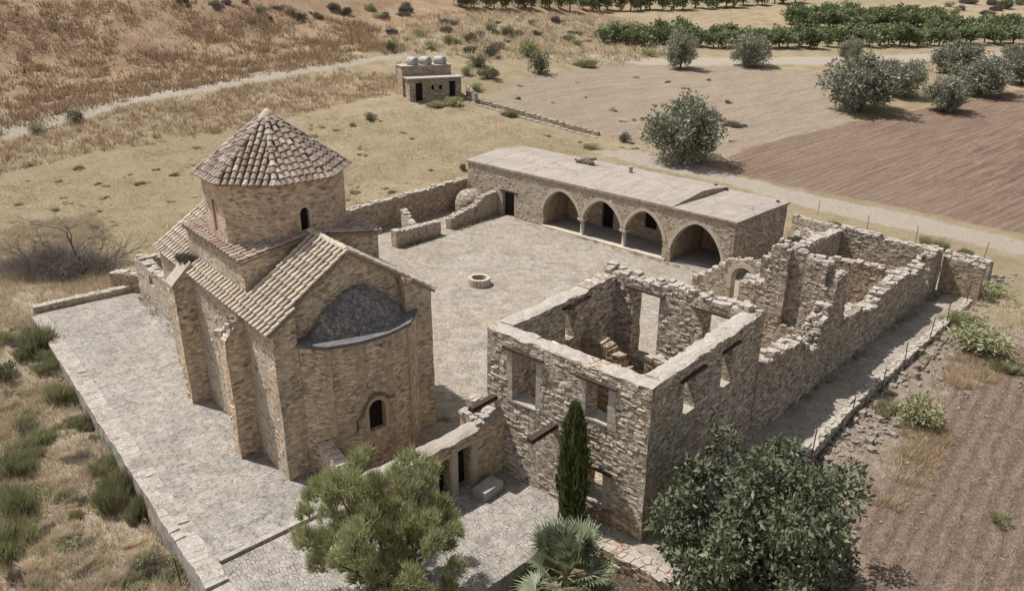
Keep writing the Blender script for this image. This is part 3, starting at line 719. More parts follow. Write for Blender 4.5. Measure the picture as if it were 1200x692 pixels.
def slab(name, poly, ztop, zbot, mat):
    mb = MB(); mb.prism(poly if sum((poly[i][0]*poly[(i+1) % len(poly)][1]-poly[(i+1) % len(poly)][0]*poly[i][1]) for i in range(len(poly))) > 0 else poly[::-1], zbot, ztop)
    bm = bmesh.new(); me = mb.mesh(name, mat); bm.from_mesh(me); bmesh.ops.triangulate(bm, faces=[f for f in bm.faces if len(f.verts) > 4]); bm.to_mesh(me); bm.free()
    return tag(link(name, me), kind='structure')
slab('courtyard_paving', MAIN, 0.0, -2.2, MT['court'])
TERR = [(-10.3, 22.0), (-13.75, 25.3), (-20.75, 33.8), (-28.0, 43.2), (-24.5, 46.2), T2(CH.w(-24.4, 1.8)), T2(CH.w(-13.0, 1.8)), T2(CH.w(-13.0, .5)), T2(CH.w(-.3, .5)), T2(CH.w(-.3, 1.2)), T2(CH.w(1.5, 1.2)), (-7.35, 24.5)]
slab('terrace_paving', TERR, 0.012, -.02, MT['terrace'])
slab('yard_paving', YARD, -.12, -2.4, MT['yard'])

# ================================================================= CHURCH
RZ, RS = 6.58, .655                      # eave height, roof pitch (rise per metre)
def build_church():
    ch = root('church', 'tan stone domed church with tiled gable roof and octagonal drum', 'church', CH)
    W = 7.1; L0 = -13.2
    mb = MB()
    wall(mb, (L0, 0), (0, 0), .8, -.3, RZ-.12, amp=.03, step=.5)
    part('north_wall', mb, MT['church_lit'], ch)
    mb = MB(); wall(mb, (0, W), (L0, W), .8, -.3, RZ-.12, amp=.03, step=.5); part('south_wall', mb, MT['church_lit'], ch)
    gable = lambda s: RZ-.06+RS*min(s, W-s)
    mb = MB(); wall(mb, (L0, W-.02), (L0, .02), .8, -.3, gable, amp=.03, step=.4, lin_top=True); part('west_wall', mb, MT['church_lit'], ch)
    mb = MB()
    g2 = lambda s: RZ-.07+RS*min(s, W-s)
    wall(mb, (0, 0.0), (0, .95), .9, -.3, g2, amp=.022, step=.45, lin_top=True)
    wall(mb, (0, 5.8), (0, W), .9, -.3, lambda s: g2(s+5.8), amp=.022, step=.45, lin_top=True)
    wall(mb, (-.42, .95), (-.42, 5.8), .5, 4.5, lambda s: g2(s+.95), amp=.025, step=.35, lin_top=True)
    part('east_wall', mb, MT['church_shaded'], ch)
    # apse
    AP = [(0, .95), (.88, 1.75), (1.22, 2.95), (1.25, 4.15), (.95, 5.3), (0, 6.3)]
    mb = MB()
    for i, (p, q) in enumerate(zip(AP, AP[1:])):
        ops = [O(.14, .90, 1.62, 3.02, 'round', 2.62)] if i == 2 else []
        wall(mb, p, q, .7, -.5, 5.7, ops, amp=.02, step=.4)
    ap = part('apse', mb, MT['church_shaded'], ch)
    mb = MB()      # pale dressed corner strips of the apse
    for (p, ang) in ((AP[1], -35), (AP[2], -12), (AP[3], 12), (AP[4], 35)):
        mb.obox((p[0]-.09, p[1], -.4), .2, .30, 6.08, R(ang))
    part('corner_strip', mb, stone_mat('apse corner render', (.44, .35, .26), (.60, .49, .37), (.44, .35, .26), .5, .3, .08, .012, plaster=.9, plaster_col=(.60, .49, .37), pits=.4, pit_col=(.22, .16, .12)), ap)
    mb = MB()
    arch_ring(mb, (1.225, 2.95), Vector((.025, 1.2)).normalized(), (1, 0), .14, .90, 2.62, 3.02, .16, .25, .035, 'round', 12, 1.62)
    part('window_surround', mb, plain_mat('window dressing', (.44, .34, .25), (.56, .45, .34), 4, .01), ap)
    mb = MB(); hood = [(2.52, 1.95), (2.55, 2.42), (2.72, 2.5), (2.86, 2.72), (2.97, 2.98), (3.15, 3.2), (3.42, 3.3), (3.68, 3.27), (3.9, 3.12), (4.0, 2.96), (4.3, 2.95)]
    mb.tube([(1.29, v, z) for v, z in hood], .06, 6)
    part('hood_mould', mb, plain_mat('weathered moulding', (.12, .09, .07), (.26, .19, .13), 6, .012), ap)
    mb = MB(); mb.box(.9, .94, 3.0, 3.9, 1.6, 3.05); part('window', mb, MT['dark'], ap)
    # rim slab and dark half cone over the apse
    mb = MB(); rim = [(-.45, .97)] + [(p[0]*1.05+.04, (p[1]-3.6)*1.03+3.6) for p in AP[0:]] + [(-.45, 6.2)]
    fine = []
    for a, b in zip(rim, rim[1:]): fine += [a, ((a[0]+b[0])/2+.02, (a[1]+b[1])/2)]
    fine.append(rim[-1]); mb.prism(fine, 5.68, 5.82)
    part('apse_ledge', mb, MT['darkrender'], ch)
    mb = MB(); n = 26; mrows = 9; ctr = (-.40, 3.62); grid = []
    for j in range(mrows+1):
        t = j/mrows; rr = 1-t; z = 5.80+1.62*(1-rr**1.7)
        row = []
        for i in range(n+1):
            a = -PI/2+PI*i/n
            rv = 2.2*rr; ru = 1.28*rr
            q = Vector((ctr[0]+ru*math.cos(a), ctr[1]+.2*t+rv*math.sin(a), z))
            q += noise.noise_vector(q*3.5)*.07+noise.noise_vector(q*8)*.05
            row.append(mb.vert(q))
        grid.append(row)
    for a, b in zip(grid, grid[1:]):
        for i in range(n): mb.face((a[i], a[i+1], b[i+1], b[i]))
    part('apse_roof', mb, MT['darkrubble'], ch)
    # buttresses
    for (ua, ub, zo, zi, lab) in ((-3.5, -2.72, 5.45, 6.5, None), (-9.45, -8.62, 5.9, 6.85, None)):
        mb = MB(); N_ = 14
        wall(mb, (ua, -.88), (ub, -.88), .95, -.3, zo, amp=.03, step=.4, rag=.03)
        q = [(ua, -.88, zo-.05), (ub, -.88, zo-.05), (ub, .02, zo-.05), (ua, .02, zo-.05), (ua, -.86, zo+.02), (ub, -.86, zo+.02), (ub, .02, zi), (ua, .02, zi)]
        mb.hexa(q); b_ = part('buttress', mb, MT['church_shaded'], ch)
        mb = MB()
        if zo > 5.6:
            mb.hexa([(ua-.05, -.95, zo-.02), (ub+.05, -.95, zo-.02), (ub+.05, .02, zi-.02), (ua-.05, .02, zi-.02), (ua-.05, -.95, zo+.1), (ub+.05, -.95, zo+.1), (ub+.05, .02, zi+.1), (ua-.05, .02, zi+.1)])
        else:
            for k in range(26):
                y = random.uniform(-.85, 0); mb.obox((random.uniform(ua+.05, ub-.05), y, zo+(y+.9)*1.1-.1), random.uniform(.15, .34), random.uniform(.15, .3), random.uniform(.12, .3), random.uniform(0, 3), .04, random.uniform(-.3, .3))
        part('weathering', mb, MT['cap'], b_)
    # main roof: two slopes with a hole round the crossing block
    BU0, BU1, BV0, BV1 = -10.1, -3.57, .52, 6.75
    k = math.hypot(1, RS); tl = MB(); pan = MB()
    for sgn in (1, -1):
        upv = Vector((0, sgn/k, RS/k)); nr = Vector((0, -sgn*RS/k, 1/k))
        v0 = -.2 if sgn > 0 else W+.2; zz = RZ-.13
        A = Vector((-13.4, v0, zz)); B = Vector((.12, v0, zz)); full = 3.75*k
        def lenf(s):
            u = -13.4+s
            if BU0-.05 < u < BU1+.05: return (.2+.50)*k if sgn > 0 else (.2+.33)*k
            if u > -.30: return 1.2*k
            return full
        roof_slope(tl, A, B, upv, full, nr, .345, lenf, r=.10, pitch=.44)
        for (ua, ub, la) in ((-13.3, BU0, full), (BU0, BU1, .72*k), (BU1, -.28, full), (-.28, .05, 1.18*k)):
            a = Vector((ua, v0, zz-.02)); b = Vector((ub, v0, zz-.02)); dn = nr*-.10
            pts = [a, b, b+upv*la, a+upv*la]
            if sgn < 0: pts = [pts[1], pts[0], pts[3], pts[2]]
            pan.hexa([p+dn for p in pts]+pts)
    for i in range(36):       # ridge tiles
        for (ua, ub) in ((-13.35, BU0), (BU1, -.35)):
            u = ua+i*.38
            if u+.4 < ub+.05: tile_row(tl, (u, 3.55, RZ-.13+3.75*RS), Vector((1, 0, 0)), Vector((0, 1, 0)), Vector((0, 0, 1)), .38, .4, .13)
    for (ve, sg) in ((0, 1), (W, -1)):  # verge tiles on the east gable
        pass
    nr_ = part('nave_roof', tl, MT['tile_nave'], ch); part('roof_bed', pan, MT['pan'], nr_)
    # crossing block
    bz = 8.22; mb = MB()
    g3 = lambda s: bz+.17*min(s, (BV1-BV0)-s)
    wall(mb, (BU0, BV0), (BU1, BV0), .5, 5.5, bz, amp=.03, step=.45)
    wall(mb, (BU1, BV1), (BU0, BV1), .5, 5.5, bz, amp=.03, step=.45)
    part('crossing_wall', mb, MT['church_lit'], ch)
    mb = MB()
    wall(mb, (BU1, BV0), (BU1, BV1), .5, 5.5, g3, amp=.03, step=.45, lin_top=True)
    wall(mb, (BU0, BV1), (BU0, BV0), .5, 5.5, g3, amp=.03, step=.45, lin_top=True)
    part('crossing_gable', mb, MT['church_shaded'], ch)
    tl = MB(); pan = MB(); s3 = .17; k3 = math.hypot(1, s3); half = (BV1-BV0)/2+.15
    for sgn in (1, -1):
        upv = Vector((0, sgn/k3, s3/k3)); nr = Vector((0, -sgn*s3/k3, 1/k3)); v0 = BV0-.15 if sgn > 0 else BV1+.15
        A = Vector((BU0-.1, v0, bz+.02)); B = Vector((BU1+.12, v0, bz+.02))
        roof_slope(tl, A, B, upv, half*k3, nr, .36, r=.105, pitch=.44)
        a, b = A+nr*-.01, B+nr*-.01; pts = [a, b, b+upv*half*k3, a+upv*half*k3]
        if sgn < 0: pts = [pts[1], pts[0], pts[3], pts[2]]
        pan.hexa([p-nr*.1 for p in pts]+pts)
    cr = part('crossing_roof', tl, MT['tile_red'], ch); part('roof_bed', pan, MT['pan'], cr)
    # drum
    DC = (-6.72, 3.55); DR = 3.0
    V8 = [(DC[0]+DR*math.cos(R(22.5+45*i)), DC[1]+DR*math.sin(R(22.5+45*i))) for i in range(8)]
    mb = MB(); sw = 2*DR*math.sin(R(22.5)); wins = []
    for i in range(8):
        p, q = V8[i], V8[(i+1) % 8]; nang = 45*(i+1)
        ops = []
        if nang % 360 == 0: ops = [O(sw/2-.21, sw/2+.21, 8.78, 9.85, 'round', 9.6)]
        if nang % 360 == 270: ops = [O(sw/2-.17, sw/2+.17, 8.7, 10.1)]
        elif nang % 90 == 0 and not ops: ops = [O(sw/2-.2, sw/2+.2, 8.85, 9.85, 'round', 9.6)]
        wall(mb, p, q, .55, 7.6, 10.92, ops, amp=.018, step=.42)
        d = (Vector(q)-Vector(p)).normalized(); nr = Vector((d.y, -d.x))
        if ops:
            dw = MB(); sr = MB(); wins.append((dw, sr))
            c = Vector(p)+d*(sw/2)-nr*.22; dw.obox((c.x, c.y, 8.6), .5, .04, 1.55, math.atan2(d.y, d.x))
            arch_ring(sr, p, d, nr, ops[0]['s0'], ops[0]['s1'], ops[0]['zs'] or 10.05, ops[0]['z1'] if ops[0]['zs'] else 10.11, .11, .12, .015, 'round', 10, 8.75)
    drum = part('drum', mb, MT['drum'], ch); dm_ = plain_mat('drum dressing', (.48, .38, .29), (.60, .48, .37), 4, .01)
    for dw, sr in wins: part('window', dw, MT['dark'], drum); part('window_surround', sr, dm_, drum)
    mb = MB(); mb.lathe([(2.92, 10.86), (3.2, 10.93), (3.24, 11.0), (2.9, 11.05)], 8)
    # rotate so that its corners sit on the drum's
    ca, sa = math.cos(R(22.5)), math.sin(R(22.5)); mb.v = [(DC[0]+x*ca-y*sa, DC[1]+x*sa+y*ca, z) for x, y, z in mb.v]
    part('cornice', mb, MT['drum'], drum)
    # eight-sided tiled roof
    tl = MB(); pan = MB(); ER, EZ, AZ = 3.30, 10.98, 13.38
    apex = Vector((DC[0], DC[1], AZ)); apo = ER*math.cos(R(22.5)); sw2 = 2*ER*math.sin(R(22.5))
    for i in range(8):
        a0, a1 = R(22.5+45*i), R(67.5+45*i); am = (a0+a1)/2
        A = Vector((DC[0]+ER*math.cos(a0), DC[1]+ER*math.sin(a0), EZ)); B = Vector((DC[0]+ER*math.cos(a1), DC[1]+ER*math.sin(a1), EZ))
        m_ = (A+B)/2; upv = (apex-m_).normalized(); side = (B-A).normalized(); nr = side.cross(upv).normalized(); sl_ = (apex-m_).length
        def lf(s): return sl_*(1-abs(s-sw2/2)/(sw2/2))-.02
        roof_slope(tl, A, B, upv, sl_, nr, .285, lf, r=.108, pitch=.36)
        pan.poly([A-nr*.03, B-nr*.03, apex-nr*.03])
        hv = (apex-A); hl = hv.length; hv.normalize(); sd = Vector((-math.sin(a0), math.cos(a0), 0)); hn = sd.cross(hv)*1.0
        hn = hv.cross(sd) if hv.cross(sd).z > 0 else sd.cross(hv)
        tile_row(tl, A+hn*.02, hv, sd, hn, hl-.25, .37, .12)
    pan.lathe([(3.3, 10.95), (3.3, 10.97)], 8)
    for j in range(16): pass
    for idx in range(len(pan.v)-16, len(pan.v)):
        x, y, z = pan.v[idx]; pan.v[idx] = (DC[0]+x*ca-y*sa, DC[1]+x*sa+y*ca, z)
    dr = part('dome_roof', tl, MT['tile_dome'], ch); part('roof_bed', pan, MT['pan'], dr)
    mb = MB(); mb.lathe([(.36, AZ-.28), (.32, AZ-.1), (.22, AZ+.05), (.1, AZ+.16), (.02, AZ+.19)], 12, DC, .05)
    part('finial', mb, MT['ashlar'], dr, True)
    return ch
build_church()

# ================================================================= ROOFLESS HOUSE
def beam(mb, P, Q, z, w_=.16, h=.16):
    P = Vector((*P, z)); Q = Vector((*Q, z)) if len(Q) == 2 else Vector(Q)
    d = (Q-P).normalized(); ang = math.atan2(d.y, d.x); c = (P+Q)/2
    mb.obox((c.x, c.y, c.z-h/2), (Q-P).length, w_, h, ang, .008)
def build_house():
    h = root('roofless_house', 'square two storey stone house without a roof, tall window gaps under timber lintels', 'house', HO)
    W, D, T, TH = 7.5, 8.65, 6.12, .72
    cap = MB()
    mb = MB(); wall(mb, (-W, 0), (0, 0), TH, -.8, T, [O(1.35, 2.53, 3.4, 5.6), O(4.85, 5.8, 4.05, 5.6), O(4.9, 5.75, .6, 2.08)], cap=True, cap_h=.07, capw=.3, rag=.025, amp=.04)
    part('front_wall', mb, MT['house'], h)
    mb = MB(); wall(mb, (0, TH), (0, D-TH), TH, -.8, T, [O(2.3-TH, 3.15-TH, 4.05, 5.6), O(5.2-TH, 6.0-TH, 3.95, 5.6)], cap=True, cap_h=.07, capw=.3, rag=.025, amp=.04)
    part('side_wall', mb, MT['house'], h)
    mb = MB(); wall(mb, (0, D), (-W, D), TH, -.8, lambda s: T+.05+.12*math.sin(s*1.7)+(.18 if 2.2 < s < 4.2 else 0)+(.25 if s > 5.7 else 0), [O(1.25, 2.32, 4.3, 5.76), O(4.45, 5.85, 2.5, 5.8)], cap=True, cap_h=.22, rag=.08, amp=.05)
    part('back_wall', mb, MT['house'], h)
    mb = MB(); wall(mb, (-W, D-TH), (-W, TH), TH, -.8, lambda s: T+(.12 if s < 2 else 0), [O(D-TH-4.82, D-TH-4.18, 4.25, 5.8)], cap=True, cap_h=.07, capw=.3, rag=.03, amp=.04)
    part('side_wall', mb, MT['house'], h)
    sc_ = MB(); strip_cap(sc_, (-W, 0), (0, 0), TH, T); strip_cap(sc_, (0, TH), (0, D-TH), TH, T); strip_cap(sc_, (-W, D-TH), (-W, TH), TH, T+.03)
    part('wall_screed', sc_, MT['cap'], h)
    mb = MB()
    for (a, b) in (((-6.6, -.04), (-4.6, -.04)), ((-3.0, -.04), (-1.32, -.04))): mb = MB(); beam(mb, a, b, 5.64, .2, .075); part('lintel', mb, MT['wood'], h)
    mb = MB(); beam(mb, (-2.85, -.04), (-1.35, -.04), 2.13, .2, .075); part('lintel', mb, MT['wood'], h)
    for (a, b) in (((.03, 1.9), (.03, 3.7)), ((.03, 5.0), (.03, 6.45))): mb = MB(); beam(mb, a, b, 5.64, .2, .075); part('lintel', mb, MT['wood'], h)
    for (a, b, z) in (((-6.25, D-TH-.03), (-4.25, D-TH-.03), 5.86), ((-2.85, D-TH-.03), (-1.0, D-TH-.03), 5.80), ((-W+TH+.03, 3.9), (-W+TH+.03, 5.8), 5.87)):
        mb = MB(); beam(mb, a, b, z, .2, .08); part('lintel', mb, MT['wood'], h)
    for (a, b, z) in (((-4.04, -1.48), (-4.04, .1), 3.13), ((-7.1, -1.4), (-7.1, .1), 3.22)):
        mb = MB(); beam(mb, a, b, z, .26, .2); part('beam_stub', mb, MT['wood'], h, label='dark timber beam end jutting from the front wall')
    # pale dressed jambs beside the front windows
    jm_ = plain_mat('dressed grey jamb', (.38, .335, .285), (.52, .465, .40), 3, .02)
    for u0_, u1_, za, zb in ((-6.42, -6.16, 3.35, 5.58), (-4.96, -4.70, 3.3, 5.58), (-2.9, -2.66, 4.0, 5.58), (-1.69, -1.43, 3.95, 5.58), (-1.74, -1.52, .55, 2.06)):
        z = za; mb = MB()
        while z < zb-.05:
            hh = min(random.uniform(.16, .36), zb-z); e = random.uniform(-.10, .14)
            if u0_ < -6 or -3 < u0_ < -2.5: mb.box(u0_-e, u1_, -.03, .3, z, z+hh-.008, .008)
            else: mb.box(u0_, u1_+e, -.03, .3, z, z+hh-.008, .008)
            z += hh
        part('window_jamb', mb, jm_, h)
    for (a, b, z) in ((-6.16, -4.96, 3.40), (-2.66, -1.69, 4.05), (-2.6, -1.74, .6)):
        mb = MB(); mb.box(a, b, -.04, .66, z-.05, z+.03, .01); part('window_sill', mb, MT['cap'], h)
    for (a, b, z) in ((2.3, 3.15, 4.05), (5.2, 6.0, 3.95)):
        mb = MB(); mb.box(-.66, .04, a, b, z-.05, z+.05, .015); part('window_sill', mb, MT['cap'], h)
    # inside: broken partition, ledge, earth floor
    mb = MB()
    wall(mb, (-6.78, 5.3), (-3.9, 5.3), .55, -.6, [(0, 4.1), (.7, 4.2), (1.5, 4.0), (2.2, 3.5), (2.9, 2.6)], rag=.06, amp=.09)
    wall(mb, (-3.9, 5.35), (-.75, 5.35), .5, -.6, [(0, 2.9), (1.2, 3.0), (3.2, 3.3)], rag=.08, amp=.07, cap=True)
    part('inner_wall', mb, MT['rubble_brown'], h)
    mb = MB(); wall(mb, (-.72, 7.35), (-4.4, 7.35), .5, -.6, 3.25, amp=.05, rag=.04, cap=True); part('ledge', mb, MT['rubble_brown'], h)
    mb = MB(); mb.box(-6.75, -.75, .75, 7.9, -.5, .05); part('floor', mb, MT['rubble_brown'], h)
    # low apron of earth coloured masonry at the foot of the front
    mb = MB(); wall(mb, (-2.2, -.16), (.12, -.16), .3, -.8, [(0, .3), (1.2, .6), (2.3, .75)], rag=.08, amp=.05); part('footing', mb, MT['house_low'], h)
build_house()

# ================================================================= LONG RUINED RANGE
def build_range():
    g = root('ruined_range', 'long broken grey rubble wall with ruined rooms behind, right of the roofless house', 'ruin', HO, uv=(0, 8.65))
    def P(u, v): return (u, v-8.65)
    cap = MB()
    mb = MB()
    prof = [(0, 3.6), (2.6, 3.45), (4.4, 3.35), (4.7, 3.0), (5.3, 2.4), (6.0, 2.3), (6.2, 2.9), (6.5, 3.6), (7.3, 4.5), (7.45, 5.55), (8.5, 5.5), (8.7, 4.2), (8.9, 2.85), (11.5, 2.75), (12.2, 2.4), (13.4, 2.2), (14.2, 2.6), (15.4, 2.9), (18.2, 2.85), (18.7, 2.9), (19.0, 2.55), (21.3, 2.55), (21.5, 1.3), (22.2, 1.2), (22.35, 2.8), (24.6, 3.0)]
    wall(mb, P(0.0, 8.67), P(1.15, 33.2), .75, -.8, prof, rag=.13, amp=.06, cap=True, cap_h=.13, capw=.6, step=.36)
    part('outer_wall', mb, MT['range'], g)
    mb = MB()
    wall(mb, P(-4.5, 16.0), P(-.2, 16.0), .35, -.6, [(0, 4.2), (1.3, 4.35), (1.45, 6.2), (1.6, 6.6), (2.2, 6.45), (3.2, 6.2), (4.3, 6.0)], [O(2.42, 3.22, 2.4, 6.9)], rag=.07, amp=.05, cap=True)
    wall(mb, P(-4.5, 16.36), P(-.2, 16.36), .5, -.6, [(0, 4.2), (1.3, 4.35), (1.45, 6.0), (1.6, 6.6), (2.2, 6.45), (3.2, 6.2), (4.3, 6.0)], rag=.07, amp=.05, cap=True)
    part('cross_wall', mb, MT['range'], g)
    mb = MB()
    wall(mb, P(-10.3, 22), P(-5.3, 22), .6, -.5, [(0, 1.2), (1.2, 1.9), (2.2, 2.8), (3.5, 3.15), (5, 3.0)], [O(2.6, 4.0, -.5, 2.65, 'round', 2.0)], rag=.05, amp=.05, cap=True)
    a_ = part('arch_wall', mb, MT['arcade'], g)
    mb = MB(); arch_ring(mb, P(-10.3, 22), (1, 0), (0, -1), 2.6, 4.0, 2.0, 2.65, .28, .5, .05, 'round', 14, 1.2); part('arch', mb, MT['ashlar'], a_)
    mb = MB(); wall(mb, P(-4.1, 16.8), P(-4.9, 22.2), .6, -.5, [(0, 3.6), (5.5, 3.1)], rag=.1, amp=.05, cap=True)
    wall(mb, P(-3.2, 16.85), P(-4.95, 32.3), .6, -.5, [(0, 5.5), (4, 4.9), (8, 4.1), (15.6, 2.95)], rag=.06, amp=.05, cap=True)
    part('partition_wall', mb, MT['range'], g)
    mb = MB(); wall(mb, P(-5.1, 32.3), P(1.2, 32.45), .6, -.5, [(0, 3.15), (2.6, 3.1), (2.7, 2.85), (6.3, 2.8)], rag=.05, amp=.05, cap=True)
    part('end_wall', mb, MT['range'], g)
    mb = MB(); wall(mb, P(-3.9, 26.6), P(.35, 26.75), .55, -.5, [(0, 2.8), (2.2, 2.95), (4.3, 2.7)], rag=.08, amp=.06, cap=True)
    part('cross_wall', mb, MT['rubble_brown'], g)
    mb = MB()     # fallen stones heaped on the broken tops and at the foot
    for k in range(260):
        s = random.choice([4.9, 5.6, 6.1, 8.9, 12.6, 13.2, 21.8]) + random.gauss(0, .35); z = lin(prof, s)
        mb.obox((s*.047-random.uniform(0, .75), s, z-.05), random.uniform(.15, .4), random.uniform(.12, .3), random.uniform(.08, .22), random.uniform(0, 3), .03, random.uniform(-.3, .3))
    part('loose_stone', mb, MT['cap'], g)['kind'] = 'stuff'
    mb = MB(); mb.box(-4.4, .0, .1, 23.5, -.4, .12); part('floor', mb, MT['rubble_brown'], g)
build_range()

# ================================================================= ARCADED BUILDING
def build_arcade():
    g = root('arcaded_building', 'long low stone building with pale flat roof and four pointed arches', 'building', AR)
    x0 = -20.2
    arches = [(-11.40, -7.70, 1.42, 3.2), (-7.36, -3.70, 1.42, 3.22), (-3.38, -.03, 1.42, 3.22), (.66, 4.66, 1.0, 3.2)]
    ops = [O(-15.99-x0, -14.62-x0, -.2, 2.03)] + [O(a-x0, b-x0, -.2, z1, 'pointed', zs) for a, b, zs, z1 in arches]
    ops += [O(-7.70-x0, -7.36-x0, -.2, 1.42), O(-3.70-x0, -3.38-x0, -.2, 1.42)]
    mb = MB(); wall(mb, (x0, 0), (5.45, 0), .55, -.4, 3.92, ops, amp=.025, step=.5); part('front_wall', mb, MT['arcade'], g)
    mb = MB(); wall(mb, (5.47, .0), (5.47, 7.2), .55, -.4, 3.85, amp=.05, step=.5, rag=.02); part('end_wall', mb, MT['range'], g)
    mb = MB(); wall(mb, (5.4, 7.2), (x0, 7.2), .55, -.4, 3.85, amp=.03, step=.6); part('rear_wall', mb, MT['arcade'], g)
    mb = MB(); wall(mb, (x0, 6.6), (x0, .56), .55, -.4, 3.85, amp=.03, step=.6); part('end_wall', mb, MT['arcade'], g)
    for a, b, zs, z1 in arches:
        mb = MB(); arch_ring(mb, (0, 0), (1, 0), (0, -1), a, b, zs, z1, .26, .5, .03); part('arch', mb, MT['ashlar'], g)
    for u in (-7.53, -3.54):
        mb = MB(); mb.lathe([(.24, -.1), (.24, .1), (.18, .14), (.165, .7), (.165, 1.2)], 10, (u, .26)); c_ = part('column', mb, MT['ashlar'], g, True)
        mb = MB()
        mb.hexa([(u-.17, .08, 1.18), (u+.17, .08, 1.18), (u+.17, .45, 1.18), (u-.17, .45, 1.18), (u-.27, -.05, 1.34), (u+.27, -.05, 1.34), (u+.27, .58, 1.34), (u-.27, .58, 1.34)])
        mb.box(u-.29, u+.29, -.07, .6, 1.34, 1.45); part('capital', mb, MT['ashlar'], c_)
    # back wall of the porch with its doors and windows
    bw = 3.15; mb = MB()
    wall(mb, (-12.0, bw), (.1, bw), .5, -.3, 3.8, [O(1.05, 2.0, 1.15, 2.45), O(4.1, 5.25, -.3, 2.3), O(8.2, 9.35, .9, 2.5)], amp=.03, step=.5)
    wall(mb, (-12.0, bw), (-12.0, .55), .5, -.3, 3.8, amp=.03); wall(mb, (.62, .55), (.62, 5.5), .55, -.3, 3.8, amp=.03)
    wall(mb, (.62, 4.3), (5.0, 4.3), .5, -.3, 3.8, [O(2.1, 3.5, -.3, 2.5)], amp=.03)
    part('porch_wall', mb, stone_mat('porch masonry', (.30, .22, .16), (.58, .47, .37), (.38, .3, .23), .4, .2, .12, .03, plaster=.3, plaster_col=(.5, .41, .32)), g)
    for (a, b, z0, z1) in ((-10.97, -9.98, 1.1, 2.5), (-3.82, -2.62, .85, 2.55)):
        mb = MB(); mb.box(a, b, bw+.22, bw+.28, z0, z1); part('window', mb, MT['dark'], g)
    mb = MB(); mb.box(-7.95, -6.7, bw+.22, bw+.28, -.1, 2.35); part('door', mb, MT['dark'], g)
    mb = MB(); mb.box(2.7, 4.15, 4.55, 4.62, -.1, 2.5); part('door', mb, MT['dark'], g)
    mb = MB(); mb.box(-16.0, -14.6, .3, .36, -.1, 2.05)
    d_ = part('door', mb, MT['dark'], g); mb = MB()
    for k in range(6): mb.box(-15.9+k*.24, -15.84+k*.24, .26, .29, .9, 1.9)
    part('grating', mb, MT['iron'], d_)
    mb = MB(); mb.box(-16.25, -14.2, -.06, .25, 2.03, 2.16, .01); part('lintel', mb, MT['wood'], g)
    mb = MB(); mb.box(-12.0, 5.0, .3, 4.4, -.1, .06); part('porch_floor', mb, MT['concrete'], g)
    mb = MB(); mb.box(-11.4, .3, -.18, .3, -.1, .13, .01); part('threshold', mb, MT['ashlar'], g)
    # roofs
    mb = MB(); mb2 = MB()
    def slope_roof(mb, u0_, u1_, prof, th, nu):
        rows = []
        for i in range(nu+1):
            u = u0_+(u1_-u0_)*i/nu
            rows.append([Vector((u, v+(.05*noise.noise(Vector((u*1.7, 3, 1)))+.03*noise.noise(Vector((u*5, 3, 1))) if v < 0 or v > 7 else 0), z+.04*noise.noise(Vector((u*.5, v*.5, 1)))+(.02*noise.noise(Vector((u*3, v, 1)))))) for v, z in prof])
        top = [[mb.vert(p) for p in r_] for r_ in rows]; bot = [[mb.vert(p-Vector((0, 0, th))) for p in r_] for r_ in rows]
        k = len(prof)
        for i in range(nu):
            for j in range(k-1):
                mb.face((top[i][j], top[i+1][j], top[i+1][j+1], top[i][j+1])); mb.face((bot[i][j+1], bot[i+1][j+1], bot[i+1][j], bot[i][j]))
            mb.face((bot[i][0], bot[i+1][0], top[i+1][0], top[i][0])); mb.face((top[i][k-1], top[i+1][k-1], bot[i+1][k-1], bot[i][k-1]))
        for r_, b_ in ((top[0], bot[0]), (top[-1], bot[-1])):
            for j in range(k-1): mb.face((r_[j], r_[j+1], b_[j+1], b_[j]))
    pm = [(-.1, 4.02), (1.2, 4.14), (2.5, 4.27), (3.8, 4.40), (5.2, 4.3), (6.7, 4.16), (7.3, 4.1)]
    slope_roof(mb, -20.3, .55, pm, .2, 110); part('roof', mb, MT['roofscreed'], g)
    mb = MB(); mb.poly([(.54, v, z-.16) for v, z in pm]+[(.54, 7.3, 3.7), (.54, -.05, 3.7)]); mb.poly([(.40, v, z-.16) for v, z in pm]+[(.40, 7.3, 3.7), (.40, -.05, 3.7)]); part('roof_gable', mb, MT['arcade'], g)
    mb = MB(); slope_roof(mb, .56, 5.6, [(-.1, 3.99), (2, 3.98), (4, 3.96), (6, 3.92), (7.35, 3.9)], .14, 30); part('lower_roof', mb, MT['roofscreed'], g)
    for u, v, z in ((.75, 6.9, 3.95), (5.0, 6.6, 3.9), (-.2, 6.9, 4.1)):
        mb = MB(); mb.obox((u, v, z), .22, .16, .14, .3, .02); part('roof_stone', mb, MT['wood'], g)
build_arcade()

# ================================================================= OTHER WALLS OF THE COMPLEX
def wall_thing(name, label, cat, P, Q, th, top, mat, base=-.5, ops=(), rag=.06, amp=.05, capm='cap', z=0, cap_h=.12, step=.42, group=None, capw=1.0):
    P = Vector(P); Q = Vector(Q); L = (Q-P).length
    mb = MB(); cap = MB() if capm else None
    wall(mb, (0, 0), (L, 0), th, base, top, ops, rag, step, amp, cap, cap_h=cap_h, capw=capw)
    mat = add_facing(mb, mat)
    o = link(name, mb.mesh(name, mat), None, (P.x, P.y, z), math.atan2(Q.y-P.y, Q.x-P.x)); tag(o, label, cat, group)
    if cap: part('coping', cap, MT[capm], o)['kind'] = 'stuff'
    return o
